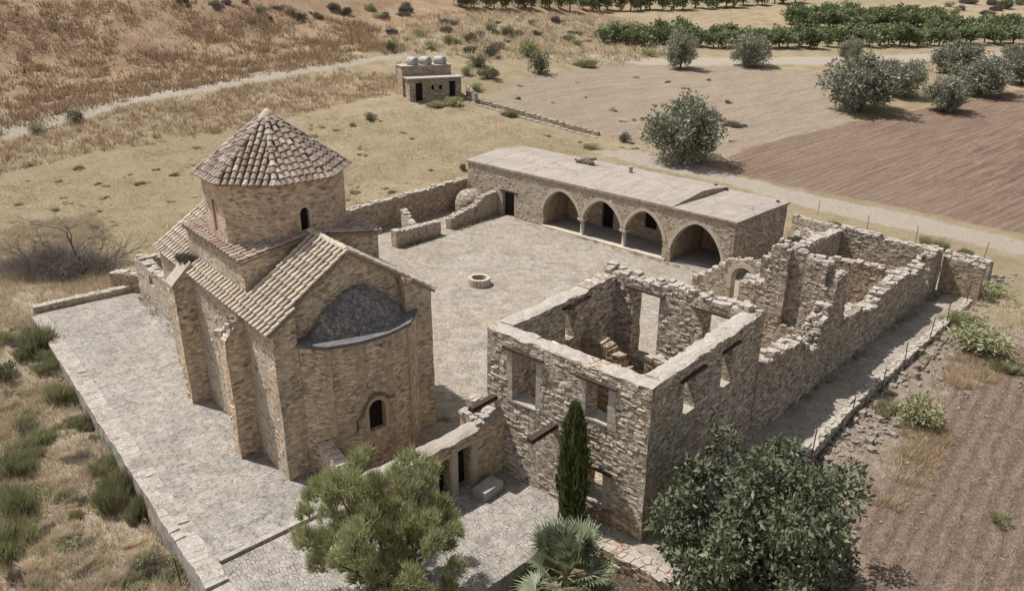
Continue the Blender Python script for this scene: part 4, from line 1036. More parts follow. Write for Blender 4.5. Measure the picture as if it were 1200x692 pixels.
# gate wall between church and house
yw = wall_thing('gate_wall', 'tan stone wall with two dark doorways between the church apse and the roofless house', 'wall', CH.w(5.05, .9), CH.w(4.75, 7.25), .75, [(0, 2.15), (4, 2.25), (5.2, 2.35), (6.4, 2.7)], MT['church_shaded'], -.7,
                [O(3.0, 3.55, -.7, 1.75, 'round', 1.5), O(3.95, 4.6, -.7, 1.85)], rag=.02, cap_h=.05, capw=.1)
mb = MB(); strip_cap(mb, (0, 0), (6.3, 0), .75, [(0, 2.15), (4, 2.25), (5.2, 2.35), (6.4, 2.7)], .085, .04); part('wall_screed', mb, MT['screed'], yw)
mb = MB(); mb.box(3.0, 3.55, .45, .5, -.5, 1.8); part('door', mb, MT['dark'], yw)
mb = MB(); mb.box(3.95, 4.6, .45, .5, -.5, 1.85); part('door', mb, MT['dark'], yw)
mb = MB()
for a, b in ((3.62, 3.92), (4.63, 4.92)): mb.box(a, b, -.05, .2, -.5, 1.9, .008)
mb.box(3.62, 4.92, -.05, .2, 1.9, 2.06, .008); part('door_frame', mb, MT['ashlar'], yw)
mb = MB()
for k in range(40): mb.obox((random.uniform(5.2, 6.35), random.uniform(.05, .7), 2.3+random.uniform(0, .25)), random.uniform(.15, .35), random.uniform(.15, .3), random.uniform(.1, .2), random.uniform(0, 3), .03)
part('loose_stone', mb, MT['cap'], yw)['kind'] = 'stuff'
wall_thing('stub_wall', 'short thick wall with dark weathered top running out from the church apse', 'wall', CH.w(.9, 1.0), CH.w(4.6, .75), .55, [(0, 1.75), (3.7, 1.45)], MT['church_lit'], -.6, capm=None, rag=.0)
wall_thing('broken_jamb', 'pale broken doorway jamb under the beam at the left corner of the roofless house', 'wall', HO.w(-7.75, -.9), HO.w(-7.7, -.1), .5, [(0, 2.2), (.4, 2.9), (.8, 3.05)], MT['ashlar'], -.4, rag=.03)
# west annex, parapets
wall_thing('annex_wall', 'ruined light rubble wall stub behind the west end of the church', 'wall', CH.w(-24.4, 1.35), CH.w(-13.1, 1.35), .7, [(0, 2.3), (.8, 2.75), (2.2, 2.55), (3.5, 2.4), (5, 2.7), (11.3, 2.9)], MT['church_lit'], -.5, [O(2.6, 3.3, 1.5, 2.1)], rag=.1)
wall_thing('annex_wall', 'low return of the ruined rubble wall left behind the church, with pale slab top', 'wall', CH.w(-24.3, 5.0), CH.w(-24.3, 1.4), .7, [(0, 2.4), (3.6, 2.5)], MT['church_lit'], -.5, rag=.06)
wall_thing('parapet', 'short brown parapet stub at the far end of the left terrace', 'wall', CH.w(-26.6, .2), CH.w(-24.5, 1.5), .6, 1.15, MT['rubble_brown'], -.8, rag=.05)
wall_thing('parapet', 'low pale parapet along the far left end of the terrace', 'wall', (-28.5, 43.25), (-24.2, 46.75), .5, .38, MT['church_lit'], -1.5, rag=.01, cap_h=.05, capw=1)
bo = wall_thing('terrace_wall', 'long pale rubble retaining wall edging the terrace left of the church', 'wall', (-3.05, 13.25), (-27.8, 43.25), .78, lambda s: .02 if s > 10.3 else -.09, MT['terrace_edge'], -2.2, rag=.012, amp=.06, cap_h=.035, capw=.06, step=.3)
wall_thing('terrace_step', 'shallow stone step crossing the terrace in front of the church', 'step', (-10.1, 21.95), (-7.3, 24.55), .22, .015, MT['terrace_edge'], -.5, capm=None, rag=0, amp=.01)
# courtyard: boundary wall, low walls, oven, well
wall_thing('boundary_wall', 'brown stone boundary wall from the church to the arcaded building', 'wall', AR.w(-20.0, -14.5), AR.w(-20.2, -.05), .6, [(0, 2.0), (8, 2.2), (14.5, 2.35)], MT['rubble_brown'], -.5, rag=.05, cap_h=.12)
wall_thing('low_wall', 'free standing low rubble wall nearest the church in the courtyard', 'wall', AR.w(-15.4, -11.7), AR.w(-15.5, -7.3), .6, [(0, 1.25), (4.4, 1.0)], MT['arcade'], -.3, rag=.06)
wall_thing('low_wall', 'short low wall with broken top behind the free standing courtyard wall', 'wall', AR.w(-19.3, -8.2), AR.w(-16.3, -9.6), .55, [(0, 1.5), (3.2, .9)], MT['arcade'], -.3, rag=.1)
kw = wall_thing('low_wall', 'stepped rubble wall rising from the courtyard to the door of the arcaded building', 'wall', AR.w(-15.9, -5.9), AR.w(-16.6, -.02), .55, [(0, .85), (2.2, 1.1), (3.2, 1.3), (4.2, 1.75), (5.9, 1.95)], MT['arcade'], -.3, [O(2.9, 3.35, .7, 1.05)], rag=.06)
wo_ = AR.w(-18.35, -1.5)
mb = MB(); mb.lathe([(1.25, -.2), (1.3, .4), (1.28, 1.0), (1.18, 1.4), (.95, 1.75), (.6, 1.95), (.2, 2.02)], 26, (0, 0), .035)
tag(link('oven', mb.mesh('oven', MT['range'], True, False), None, (wo_.x, wo_.y, 0)), 'round domed stone oven in the corner beside the arcaded building', 'oven')
mb = MB(); n = 18; ro, ri = .74, .50
for (z0, z1, a, b) in ((-.1, .5, ro, ri),):
    for k in range(n):
        t0, t1 = 2*PI*k/n, 2*PI*(k+.92)/n; q = []
        for z in (z0, z1+random.uniform(-.02, .02)):
            q += [(b*math.cos(t0), b*math.sin(t0), z), (a*math.cos(t0), a*math.sin(t0), z), (a*math.cos(t1), a*math.sin(t1), z), (b*math.cos(t1), b*math.sin(t1), z)]
        mb.hexa(q)
wl = tag(link('well', mb.mesh('well', MT['ashlar']), None, (-2.15, 48.3, 0)), 'small round stone well head standing alone in the courtyard', 'well')
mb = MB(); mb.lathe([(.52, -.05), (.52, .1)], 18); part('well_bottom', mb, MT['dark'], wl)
mb = MB()
for z in (.42,):
    mb.lathe([(.80, z), (.80, z+.1), (.5, z+.11)], 20) if 0 else None
p = HO.w(-6.1, -1.5)
mb = MB(); mb.box(-.55, .55, -.32, .32, -.3, .28, .008)
tag(link('stone_block', mb.mesh('stone_block', MT['concrete']), None, (p.x, p.y, 0), HO.a+R(92)), 'grey rectangular stone block lying by the gate wall', 'block')
p = HO.w(-7.35, -3.2); mb = MB(); mb.box(-.6, .6, -.4, .4, -.3, -.2, .01)
tag(link('paving_slab', mb.mesh('paving_slab', MT['cap']), None, (p.x, p.y, 0), HO.a+R(80)), 'flat pale slab in front of the dark doorway of the gate wall', 'slab')
# raised walk at the foot of the house
wall_thing('walk_wall', 'retaining wall with pale flagged top in front of the roofless house, behind the palm', 'wall', HO.w(-2.4, -1.35), HO.w(4.2, -1.35), .75, .02, MT['house_low'], -1.8, rag=.0, cap_h=.03, amp=.03)
# right hand edge
wall_thing('path_kerb', 'low pale kerb wall along the outer edge of the path beside the ruins', 'kerb', HO.w(2.42, 3.0), HO.w(2.55, 16), .4, .07, MT['range'], -1.2, rag=.03, cap_h=.09)
wall_thing('path_kerb', 'far stretch of the pale kerb at the path end, towards the end wall', 'kerb', HO.w(2.55, 16.02), HO.w(3.45, 33), .4, .07, MT['range'], -1.2, rag=.03, cap_h=.09)
wall_thing('end_wall', 'low brown rubble wall closing the path at the far end of the ruins', 'wall', HO.w(1.25, 33.2), HO.w(3.6, 33.2), .5, [(0, 2.3), (2.4, 2.15)], MT['rubble_brown'], -.5, rag=.04)
wall_thing('low_wall', 'pale low wall behind the end of the path, next to the dirt track', 'wall', HO.w(.6, 36.2), HO.w(3.5, 35.8), .5, 1.75, MT['range'], -.5, rag=.06)
wall_thing('low_wall', 'low field wall beside the end of the arcaded building, nearer the dirt track', 'wall', HO.w(-11.4, 40.1), HO.w(-5.6, 38.6), .55, 1.0, MT['range'], -.5, rag=.08)
wall_thing('low_wall', 'lowest broken wall between the arcaded building and the ruined range', 'wall', HO.w(-9.6, 37.4), HO.w(-5.4, 35.5), .55, .9, MT['range'], -.5, rag=.08)
wall_thing('low_wall', 'pale curving wall top linking the arcaded building to the ruined range', 'wall', HO.w(-9.2, 33.9), HO.w(-5.3, 32.6), .5, [(0, 1.1), (4, 2.4)], MT['range'], -.5, rag=.08)

# roof rubble heap on the arcade
p = AR.w(-11.2, 4.9); mb = MB()
for k in range(90):
    x = random.uniform(-.75, .75); mb.obox((x, random.uniform(-.35, .35), random.uniform(0, .5)*(.4+.6*(x+.75)/1.5)), random.uniform(.12, .3), random.uniform(.12, .25), random.uniform(.08, .18), random.uniform(0, 3), .03)
mb.box(-.7, .7, -.3, .3, -.05, .22, .04)
tag(link('stone_heap', mb.mesh('stone_heap', MT['loose']), None, (p.x, p.y, 4.33), AR.a), 'heap of rubble stones lying on the pale roof of the arcaded building', 'stone heap')
p = AR.w(-6.7, 5.0); mb = MB(); mb.lathe([(.16, -.1), (.16, .4), (.2, .42), (.2, .5), (.05, .52)], 8)
tag(link('chimney_pot', mb.mesh('chimney_pot', MT['concrete']), None, (p.x, p.y, 4.3)), 'small grey flue pot on the pale roof of the arcaded building', 'flue')

# ================================================================= CABIN ON THE SLOPE
def build_cabin():
    x, y = hit(511, 117); z = tz0(x, y)
    a = math.atan2(*(hit(545, 114)[i]-hit(480, 119)[i] for i in (1, 0))); fr = Frame(x, y, math.degrees(a)-4)
    g = root('hillside_cabin', 'small flat roofed stone cabin with two dark doors on the slope behind', 'cabin', fr, z=z)
    W = 6.6; H = 2.55
    mb = MB(); wall(mb, (-W/2, 0), (W/2, 0), .4, -.6, H, [O(.75, 1.65, -.6, 2.1), O(2.75, 3.15, 1.2, 1.75), O(3.75, 4.15, 1.2, 1.75), O(5.05, 5.85, -.6, 2.2)], amp=.03)
    part('front_wall', mb, MT['range'], g)
    mb = MB(); wall(mb, (W/2, 0), (W/2, 3.6), .4, -.6, H, amp=.03); wall(mb, (W/2, 3.6), (-W/2, 3.6), .4, -.6, H, amp=.03); wall(mb, (-W/2, 3.6), (-W/2, .4), .4, -.6, H, amp=.03); part('side_wall', mb, MT['range'], g)
    mb = MB(); mb.box(-W/2-.25, W/2+.25, -.35, 2.2, H, H+.16, .01); part('roof', mb, MT['concrete'], g)
    for a0, b0, z0, z1 in ((-W/2+.75, -W/2+1.65, -.4, 2.1), (-W/2+5.05, -W/2+5.85, -.4, 2.2)):
        mb = MB(); mb.box(a0, b0, .25, .3, z0, z1); part('door', mb, MT['dark'], g)
    for a0, b0 in ((-W/2+2.75, -W/2+3.15), (-W/2+3.75, -W/2+4.15)):
        mb = MB(); mb.box(a0, b0, .25, .3, 1.2, 1.75); part('window', mb, MT['dark'], g)
    mb = MB(); wall(mb, (-W/2-.3, 2.2), (W/2-.6, 2.2), 2.4, 0, H+1.25, amp=.04); part('upper_block', mb, MT['rubble_brown'], g)
    mb = MB(); mb.box(-W/2-.4, W/2-.5, 2.1, 4.8, H+1.25, H+1.38, .01); part('upper_roof', mb, MT['cap'], g)
    for k, u in enumerate((-2.0, -.35, 1.55)):
        mb = MB(); mb.lathe([(.1, -.9), (.55, -.86), (.68, -.7), (.72, 0), (.68, .7), (.55, .86), (.1, .9)], 18)
        w_ = fr.w(u, 3.1)
        t = link('water_tank', mb.mesh('water_tank', MT['white'], True, True), None, (w_.x, w_.y, z+H+1.78)); t.scale = (.84, .84, .84); t.rotation_euler = (R(90), 0, fr.a+R(32+8*(k-1)))
        tag(t, ('leftmost of the three white tanks on the hillside cabin', 'middle one of the three white tanks on the hillside cabin', 'right hand white tank, set apart from the other two on the cabin')[k], 'tank', 'white tanks on the cabin roof')
        mb = MB(); mb.lathe([(.25, .9), (.25, .96)], 12); part('lid', mb, MT['concrete'], t)
    return fr, z
cfr, cz = build_cabin()
def pxwall(name, label, cat, a, b, th, h, mat, base=-.8, **kw):
    A = Vector(hit(*a)); B = Vector(hit(*b)); zA, zB = tz0(*A), tz0(*B); L = (B-A).length
    return wall_thing(name, label, cat, A, B, th, [(0, h), (L, h+zB-zA)], mat, base-abs(zA-zB), z=zA, **kw)
pxwall('retaining_wall', 'long low retaining wall running down from the hillside cabin across the field', 'wall', (547, 117), (701, 160), .4, .42, MT['rubble_brown'], capm='cap', rag=.03, cap_h=.06, step=.8)
pxwall('concrete_channel', 'narrow pale concrete strip along the foot of the long retaining wall', 'kerb', (543, 119), (698, 162.5), .3, .10, MT['cap'], capm=None, rag=0, amp=.01, step=1.0)
pxwall('cabin_wing_wall', 'short wing wall stepping down right of the hillside cabin', 'wall', (546, 112), (556, 121), .4, 1.1, MT['range'], rag=.06)

# ================================================================= VEGETATION
def unit(n):
    v = rng.normal(size=(n, 3)); return v/np.linalg.norm(v, axis=1, keepdims=True)
def leaves(centers, radii, counts, lw, ll, outward=.5, upb=.2, shell=.55, squash=1.0):
    """quads of leaf clusters spread through clumps"""
    out = []
    for c, r, n in zip(centers, radii, counts):
        d = unit(n); rad = r*(shell+(1-shell)*rng.random(n))**.8
        p = np.asarray(c) + d*rad[:, None]*np.array([1, 1, squash])
        ax = unit(n)*(1-outward)+d*outward+np.array([0, 0, upb]); ax /= np.linalg.norm(ax, axis=1, keepdims=True)
        sd = np.cross(ax, unit(n)); sd /= np.linalg.norm(sd, axis=1, keepdims=True)+1e-9
        s = rng.uniform(.6, 1.35, n)[:, None]
        a = ax*ll*s; b = sd*lw*s*.5
        q = np.stack([p, p+a*.5+b, p+a, p+a*.5-b], 1); out.append(q.reshape(-1, 3))
    return np.concatenate(out)
def tufts(pos, h, spread, nb, w_, lean=.5):
    """bundles of blades rising from points"""
    pos = np.asarray(pos); n = len(pos); h = np.broadcast_to(h, (n,))
    P = np.repeat(pos, nb, 0); Hh = np.repeat(h, nb); m = len(P)
    a = rng.uniform(0, 2*PI, m); rr = rng.random(m)**.7
    sp = np.repeat(np.broadcast_to(spread, (n,)), nb)
    base = P + np.stack([np.cos(a)*rr*sp*.5, np.sin(a)*rr*sp*.5, np.zeros(m)], 1)
    ln = lean*rng.uniform(.3, 1.3, m)*Hh
    tip = base + np.stack([np.cos(a)*ln, np.sin(a)*ln, Hh*rng.uniform(.55, 1.15, m)], 1)
    b = rng.uniform(0, 2*PI, m); wv = np.stack([np.cos(b), np.sin(b), np.zeros(m)], 1)*(w_*rng.uniform(.6, 1.4, m))[:, None]
    return np.stack([base-wv, base+wv, tip], 1).reshape(-1, 3)
def branches(mb, base, tops, r0_, seed=0):
    """trunk and limbs: tapered tubes from base to each top"""
    rnd = random.Random(seed); base = Vector(base)
    mid = base+Vector((rnd.uniform(-.1, .1), rnd.uniform(-.1, .1), 1))*((Vector(tops[0])-base).z*.35)
    mb.tube([base-Vector((0, 0, .3)), base.lerp(mid, .5), mid], [r0_*1.25, r0_, r0_*.8], 8)
    for t in tops:
        t = Vector(t); a = mid.lerp(t, .45)+Vector((rnd.uniform(-.2, .2), rnd.uniform(-.2, .2), .15))
        mb.tube([mid-Vector((0, 0, .05)), a, t], [r0_*.6, r0_*.35, r0_*.1], 6)

def at_z(px, py, z):
    d = ray(px, py); t = (z-CAM_H)/d.z; return d.x*t, d.y*t, d.dot(fw)*t

def tree_obj(name, label, cat, loc, crown_me, trunk_me, rz=0, sc=1.0, group=None, trunk_mat=None, sz=None):
    o = link(name, None, None, loc, rz); o.scale = (sc, sc, sz or sc); tag(o, label, cat, group)
    if trunk_me: link('trunk', trunk_me, o)
    if crown_me: link('crown', crown_me, o)
    return o

# ---- big pale pine in front of the church
def build_pine():
    rad = 2.7; cs = []; rs = []
    for k in range(112):
        d = unit(1)[0]; t = rng.random()**.385
        z = 2.0+d[2]*t*2.0
        if z < .1: continue
        f = 1.0 if z < 2 else 1-.22*((z-2)/2.0)**2
        cs.append((d[0]*t*rad*f, d[1]*t*rad*f, z)); rs.append(rng.uniform(.2, .42))
    cs = np.array(cs)
    # tufts pointing up and out
    pts = []; axs = []
    for c, r in zip(cs, rs):
        n = 62; d = unit(n); d[:, 2] = np.abs(d[:, 2])*.9+.1*d[:, 2]
        p = c+d*r*rng.uniform(.35, 1.0, n)[:, None]*np.array([1, 1, 1.15]); out_ = c-np.array([0, 0, 1.2]); out_ = out_/np.linalg.norm(out_)
        a = d*.45+out_*.4+np.array([0, 0, .75]); pts.append(p); axs.append(a/np.linalg.norm(a, axis=1, keepdims=True))
    p = np.concatenate(pts); a = np.concatenate(axs); nb = 8; m = len(p)*nb
    P = np.repeat(p, nb, 0); A = np.repeat(a, nb, 0)+rng.normal(size=(m, 3))*.42; A /= np.linalg.norm(A, axis=1, keepdims=True)
    ln = rng.uniform(.14, .30, m)[:, None]; sd = np.cross(A, unit(m)); sd /= np.linalg.norm(sd, axis=1, keepdims=True)
    me = raw_mesh('pine_crown', np.stack([P-sd*.011, P+sd*.011, P+A*ln+sd*.004, P+A*ln-sd*.004], 1).reshape(-1, 3), 4, MT['pine'])
    mb = MB(); tops = [tuple(c) for c in cs[rng.choice(len(cs), 26, replace=False)]]; branches(mb, (0, 0, -.2), tops, .17, 3)
    tree_obj('pine_tree', 'bushy light green young pine growing before the church apse', 'tree', (*at_z(448, 625, 2.5)[:2], -.35), me, mb.mesh('pine_trunk', MT['bark']), 0, 103*at_z(448, 625, 2.5)[2]/F_PX/2.65, sz=1.36)
build_pine()

# ---- dark broad leaved tree, bottom right
def build_broad():
    cs = []; rs = []; ns = []
    for k in range(130):
        d = unit(1)[0]; t = rng.random()**.4
        g_ = .97+.42*noise.noise(Vector((d[0]*1.9, d[1]*1.9, d[2]*1.9+5)))+.25*noise.noise(Vector((d[0]*4.3, d[1]*4.3, d[2]*4.3))); t *= g_
        cs.append((d[0]*t*3.3, d[1]*t*3.3, 2.75+d[2]*t*2.3*(1 if d[2] > 0 else .95))); rr_ = rng.uniform(.26, .72); rs.append(rr_); ns.append(int(720*rr_**1.6))
    me = raw_mesh('broad_crown', leaves(cs, rs, ns, .085, .20, .45, -.12, .3), 4, MT['broad'])
    mb = MB(); branches(mb, (0, 0, -.6), [cs[i] for i in range(0, 112, 3)], .2, 5)
    tree_obj('broadleaf_tree', 'large dark green broad leaved tree right of the palm, in front of the house corner', 'tree', (*at_z(893, 617, 2.3)[:2], -.9), me, mb.mesh('broad_trunk', MT['bark']), 0, 133*at_z(890, 622, 2.3)[2]/F_PX/3.3, sz=1.2)
build_broad()

# ---- cypress against the house front
def build_cypress():
    Hc = 5.15; n = 5200
    z = rng.random(n)**.9*Hc; prof = np.interp(z/Hc, [0, .06, .2, .55, .8, .93, 1], [.24, .38, .47, .49, .38, .22, .04])
    a = rng.uniform(0, 2*PI, n); lob = 1+.2*np.sin(a*5+z*.8)+.14*np.sin(a*9-z*1.7)+.1*np.sin(z*5+a*2)
    r_ = prof*lob*rng.uniform(.55, 1.0, n)
    p = np.stack([np.cos(a)*r_, np.sin(a)*r_, z], 1)
    ax = np.stack([np.cos(a)*.22, np.sin(a)*.22, np.ones(n)], 1)+rng.normal(size=(n, 3))*.12; ax /= np.linalg.norm(ax, axis=1, keepdims=True)
    sd = np.cross(ax, unit(n)); sd /= np.linalg.norm(sd, axis=1, keepdims=True)
    ln = rng.uniform(.2, .42, n)[:, None]; wv = rng.uniform(.02, .045, n)[:, None]
    me = raw_mesh('cypress_crown', np.stack([p-sd*wv*.6, p+ax*ln*.5+sd*wv, p+ax*ln, p+ax*ln*.5-sd*wv], 1).reshape(-1, 3), 4, MT['cypress'])
    mb = MB(); mb.tube([(0, 0, -.6), (0, 0, 1), (.02, 0, 3), (0, 0, 4.6)], [.13, .11, .07, .02], 8)
    w_ = HO.w(-2.52, -.8)
    tree_obj('cypress_tree', 'slim dark cypress standing against the front of the roofless house', 'tree', (w_.x, w_.y, -.35), me, mb.mesh('cypress_trunk', MT['bark']))
build_cypress()

# ---- fan palm
def build_palm():
    quads = []; stems = MB()
    for k in range(46):
        az = 2*PI*k*.381966+rng.uniform(-.2, .2); el = R(rng.uniform(-42, 78)) if k > 5 else R(rng.uniform(60, 85))
        L = rng.uniform(.75, 1.15); d = Vector((math.cos(az)*math.cos(el), math.sin(az)*math.cos(el), math.sin(el)))
        o = Vector((0, 0, 1.35)); hub = o+d*L-Vector((0, 0, .12*L*math.cos(el)))
        stems.tube([o, o+d*L*.5, hub], [.028, .02, .014], 5)
        side = d.cross(Vector((0, 0, 1))).normalized() if abs(d.z) < .98 else Vector((1, 0, 0)); nv = side.cross(d)
        nl = 26; fold = rng.uniform(.1, .3)
        for i in range(nl):
            t = -1.9+3.8*i/(nl-1); fl = rng.uniform(.62, .82)*(1-.16*abs(t)/1.9)
            v = d*math.cos(t)+side*math.sin(t); v = (v-nv*(-fold*abs(math.sin(t)))).normalized()
            e1 = hub+v*fl*.55; e2 = hub+v*fl-Vector((0, 0, .16*fl*rng.uniform(.2, 1.6)))
            wv = v.cross(nv).normalized()*.026
            quads += [hub-wv*.3, hub+wv*.3, e1+wv, e1-wv]; quads += [e1-wv, e1+wv, e2+wv*.12, e2-wv*.12]
    me = raw_mesh('palm_crown', np.array([tuple(q) for q in quads]), 4, MT['palm'])
    mb = MB(); mb.tube([(0, 0, -.6), (.02, 0, .4), (0, .02, 1.3)], [.22, .19, .2], 10)
    for k in range(60):
        a = random.uniform(0, 6.28); z = random.uniform(.0, 1.2); mb.tube([(.17*math.cos(a), .17*math.sin(a), z), (.25*math.cos(a), .25*math.sin(a), z+.12)], [.03, .01], 4)
    t = tree_obj('fan_palm', 'fan palm with stiff pale green fronds at the front edge', 'palm', (*at_z(664, 668, .45)[:2], -1.55), me, mb.mesh('palm_trunk', MT['bark']), 0, 1.3)
    part('frond_stem', stems, plain_mat('frond stalk', (.16, .17, .08), (.26, .25, .13), 4, 0), t)
build_palm()

# ---- olive trees
def olive_variant(seed, low=False):
    r_ = np.random.default_rng(seed); cs = []; rs = []; ns = []
    for k in range(64):
        v = r_.normal(size=3); v /= np.linalg.norm(v); t = r_.random()**.4
        zz = v[2]*t
        cs.append((v[0]*t*.84, v[1]*t*.84, .74+zz*(.56 if zz > 0 else .6))); rs.append(r_.uniform(.17, .30)); ns.append(165)
    crown = raw_mesh('olive_crown', leaves(cs, rs, ns, .038, .085, .4, .1, .3), 4, MT['olive'])
    mb = MB(); branches(mb, (0, 0, 0), [cs[i] for i in range(0, 60, 5)], .055, seed)
    return crown, mb.mesh('olive_trunk', MT['bark'])
OL = [olive_variant(s) for s in (21, 22, 23, 24)]
olives = [((800, 188), 95, 1.0, 'rounded grey olive tree at the corner of the brown field, behind the arcaded building'),
          ((1007, 130), 88, .92, 'largest olive tree, broad and round, by the upper edge of the brown field'),
          ((1052, 112), 55, .95, 'lower olive tree partly hidden behind the largest one'),
          ((1106, 131), 46, 1.1, 'small olive tree with a visible trunk at the upper edge of the brown field'),
          ((1148, 111), 62, .8, 'wide olive tree farthest right of the group above the brown field'),
          ((1118, 86), 52, .85, 'dark olive tree at the back of the group above the brown field'),
          ((1197, 99), 46, .95, 'olive tree cut by the right edge beside the group'),
          ((875, 77), 52, .9, 'round olive tree by the pale road, with shadow to its right'),
          ((797, 81), 40, 1.3, 'tall olive tree by the pale road, left of the round one'),
          ((995, 73), 28, 1.3, 'slender pale olive tree with a thin trunk beside the road'),
          ((1190, 73), 30, .8, 'small dark olive tree above the road at the right edge')]
for i, ((px, py), wpx, asp, lab) in enumerate(olives):
    x, y = hit(px, py); z = tz0(x, y); dist = math.hypot(math.hypot(x, y), CAM_H-z); s = wpx*dist/F_PX/2/.98
    c_, t_ = OL[i % 4]; tree_obj('olive_tree', lab, 'tree', (x, y, z-.05), c_, t_, i*1.3, s, 'olive trees by the brown field and road', sz=s*asp*1.05)

# ---- orchard rows
def orchard_variant(seed):
    r_ = np.random.default_rng(seed); cs = []; rs = []; ns = []
    for k in range(16):
        v = r_.normal(size=3); v /= np.linalg.norm(v); t = r_.random()**.5
        cs.append((v[0]*t*.75, v[1]*t*.75, 1.0+v[2]*t*.7)); rs.append(r_.uniform(.3, .45)); ns.append(48)
    c_ = raw_mesh('orchard_crown', leaves(cs, rs, ns, .12, .26, .4, .15, .4), 4, MT['orchard'])
    mb = MB(); mb.tube([(0, 0, -.2), (0, 0, .9)], [.08, .05], 5); return c_, mb.mesh('orchard_trunk', MT['bark'])
ORV = [orchard_variant(s) for s in (31, 32, 33, 34, 35)]
def orchard_row(pts, n, wpx, lab, jy=1.2, asp=1.0):
    for k in range(n):
        f = k/(n-1); L = len(pts)-1; i = min(L-1, int(f*L)); g = f*L-i
        px = pts[i][0]+(pts[i+1][0]-pts[i][0])*g+random.uniform(-3, 3); py = pts[i][1]+(pts[i+1][1]-pts[i][1])*g+random.uniform(-jy, jy)
        x, y = hit(px, py); z = tz0(x, y); dist = math.hypot(x, y); s = wpx*random.uniform(.9, 1.4)*dist/F_PX/2/1.0
        o = link('orchard_tree', None, None, (x, y, z), random.uniform(0, 6)); o.scale = (s, s, s*asp*random.uniform(.85, 1.2))
        tag(o, lab, 'tree', 'orchard trees: '+lab)
        c_, t_ = random.choice(ORV); link('trunk', t_, o); link('crown', c_, o)
orchard_row([(706, 50), (800, 54), (930, 56), (1060, 54), (1200, 50)], 46, 19, 'bushy green orchard tree in the front row along the pale road', 2.0, .85)
orchard_row([(720, 44), (830, 47), (950, 47), (1080, 45), (1200, 43)], 42, 17, 'green orchard tree in the second row above the road', 2.0, .85)
orchard_row([(925, 30), (1010, 32), (1090, 32)], 32, 16, 'green orchard tree in the dense upper block', 2.0, .85)
orchard_row([(930, 22), (1010, 24), (1100, 25)], 30, 15, 'green orchard tree at the back of the dense upper block', 2.0, .85)
orchard_row([(1090, 37), (1150, 38), (1200, 35)], 12, 16, 'greyish orchard tree at the right end of the upper rows', 2.0, .85)
orchard_row([(540, 9), (620, 10), (720, 13), (830, 10), (930, 3)], 36, 17, 'dark tree in the long row along the top edge', 1.2, 1.0)

# ---- shrubs
def shrub_variant(seed, mat, kind):
    r_ = np.random.default_rng(seed)
    if kind == 'broom':
        P_ = []; H_ = []
        for lobe in range(9):
            la, lr = r_.uniform(0, 2*PI), r_.random()**.6*.6; m_ = 46; hh = r_.uniform(.35, 1.0)*(1-.4*lr)
            a = r_.uniform(0, 2*PI, m_); q = r_.random(m_)**.6*r_.uniform(.16, .34)
            P_.append(np.stack([np.cos(la)*lr+np.cos(a)*q, np.sin(la)*lr+np.sin(a)*q, hh*.45*r_.random(m_)], 1)); H_.append(hh*r_.uniform(.4, .8, m_))
        return raw_mesh('shrub_crown', tufts(np.concatenate(P_), np.concatenate(H_), .16, 9, .012, .55), 3, mat)
    cs = []; rs = []; ns = []
    for k in range(24):
        v = r_.normal(size=3); v /= np.linalg.norm(v); t = r_.random()**.5
        cs.append((v[0]*t*.7, v[1]*t*.7, .42+v[2]*t*.38)); rs.append(r_.uniform(.18, .32)); ns.append(55)
    return raw_mesh('shrub_crown', leaves(cs, rs, ns, .05, .13, .4, .25, .35), 4, mat)
SHV = {k: [shrub_variant(40+i+7*j, MT[m], kd) for i in range(5)] for j, (k, m, kd) in enumerate((('broom', 'broom', 'broom'), ('thick', 'thicket', 'leaf'), ('green', 'broom', 'leaf'), ('dry', 'drybush', 'broom'), ('straw', 'straw', 'broom')))}
mbt = MB()
for k in range(7): mbt.tube([(0, 0, -.15), (.25*math.cos(k), .25*math.sin(k), .4)], [.03, .012], 4)
SH_STEM = mbt.mesh('shrub_stem', MT['bark'])
def shrub(px, py, wpx, asp, kind, lab, group=None, zlift=0):
    x, y = hit(px, py, tz); z = tz(x, y)+zlift; dist = math.hypot(math.hypot(x, y), CAM_H-z); s = wpx*dist/F_PX/2/.72
    o = link('shrub', None, None, (x, y, z-.03), random.uniform(0, 6)); o.scale = (s*random.uniform(.8, 1.25), s*random.uniform(.8, 1.25), s*asp); tag(o, lab, 'shrub', group)
    link('stem', SH_STEM, o); link('crown', random.choice(SHV[kind]), o)
    return o
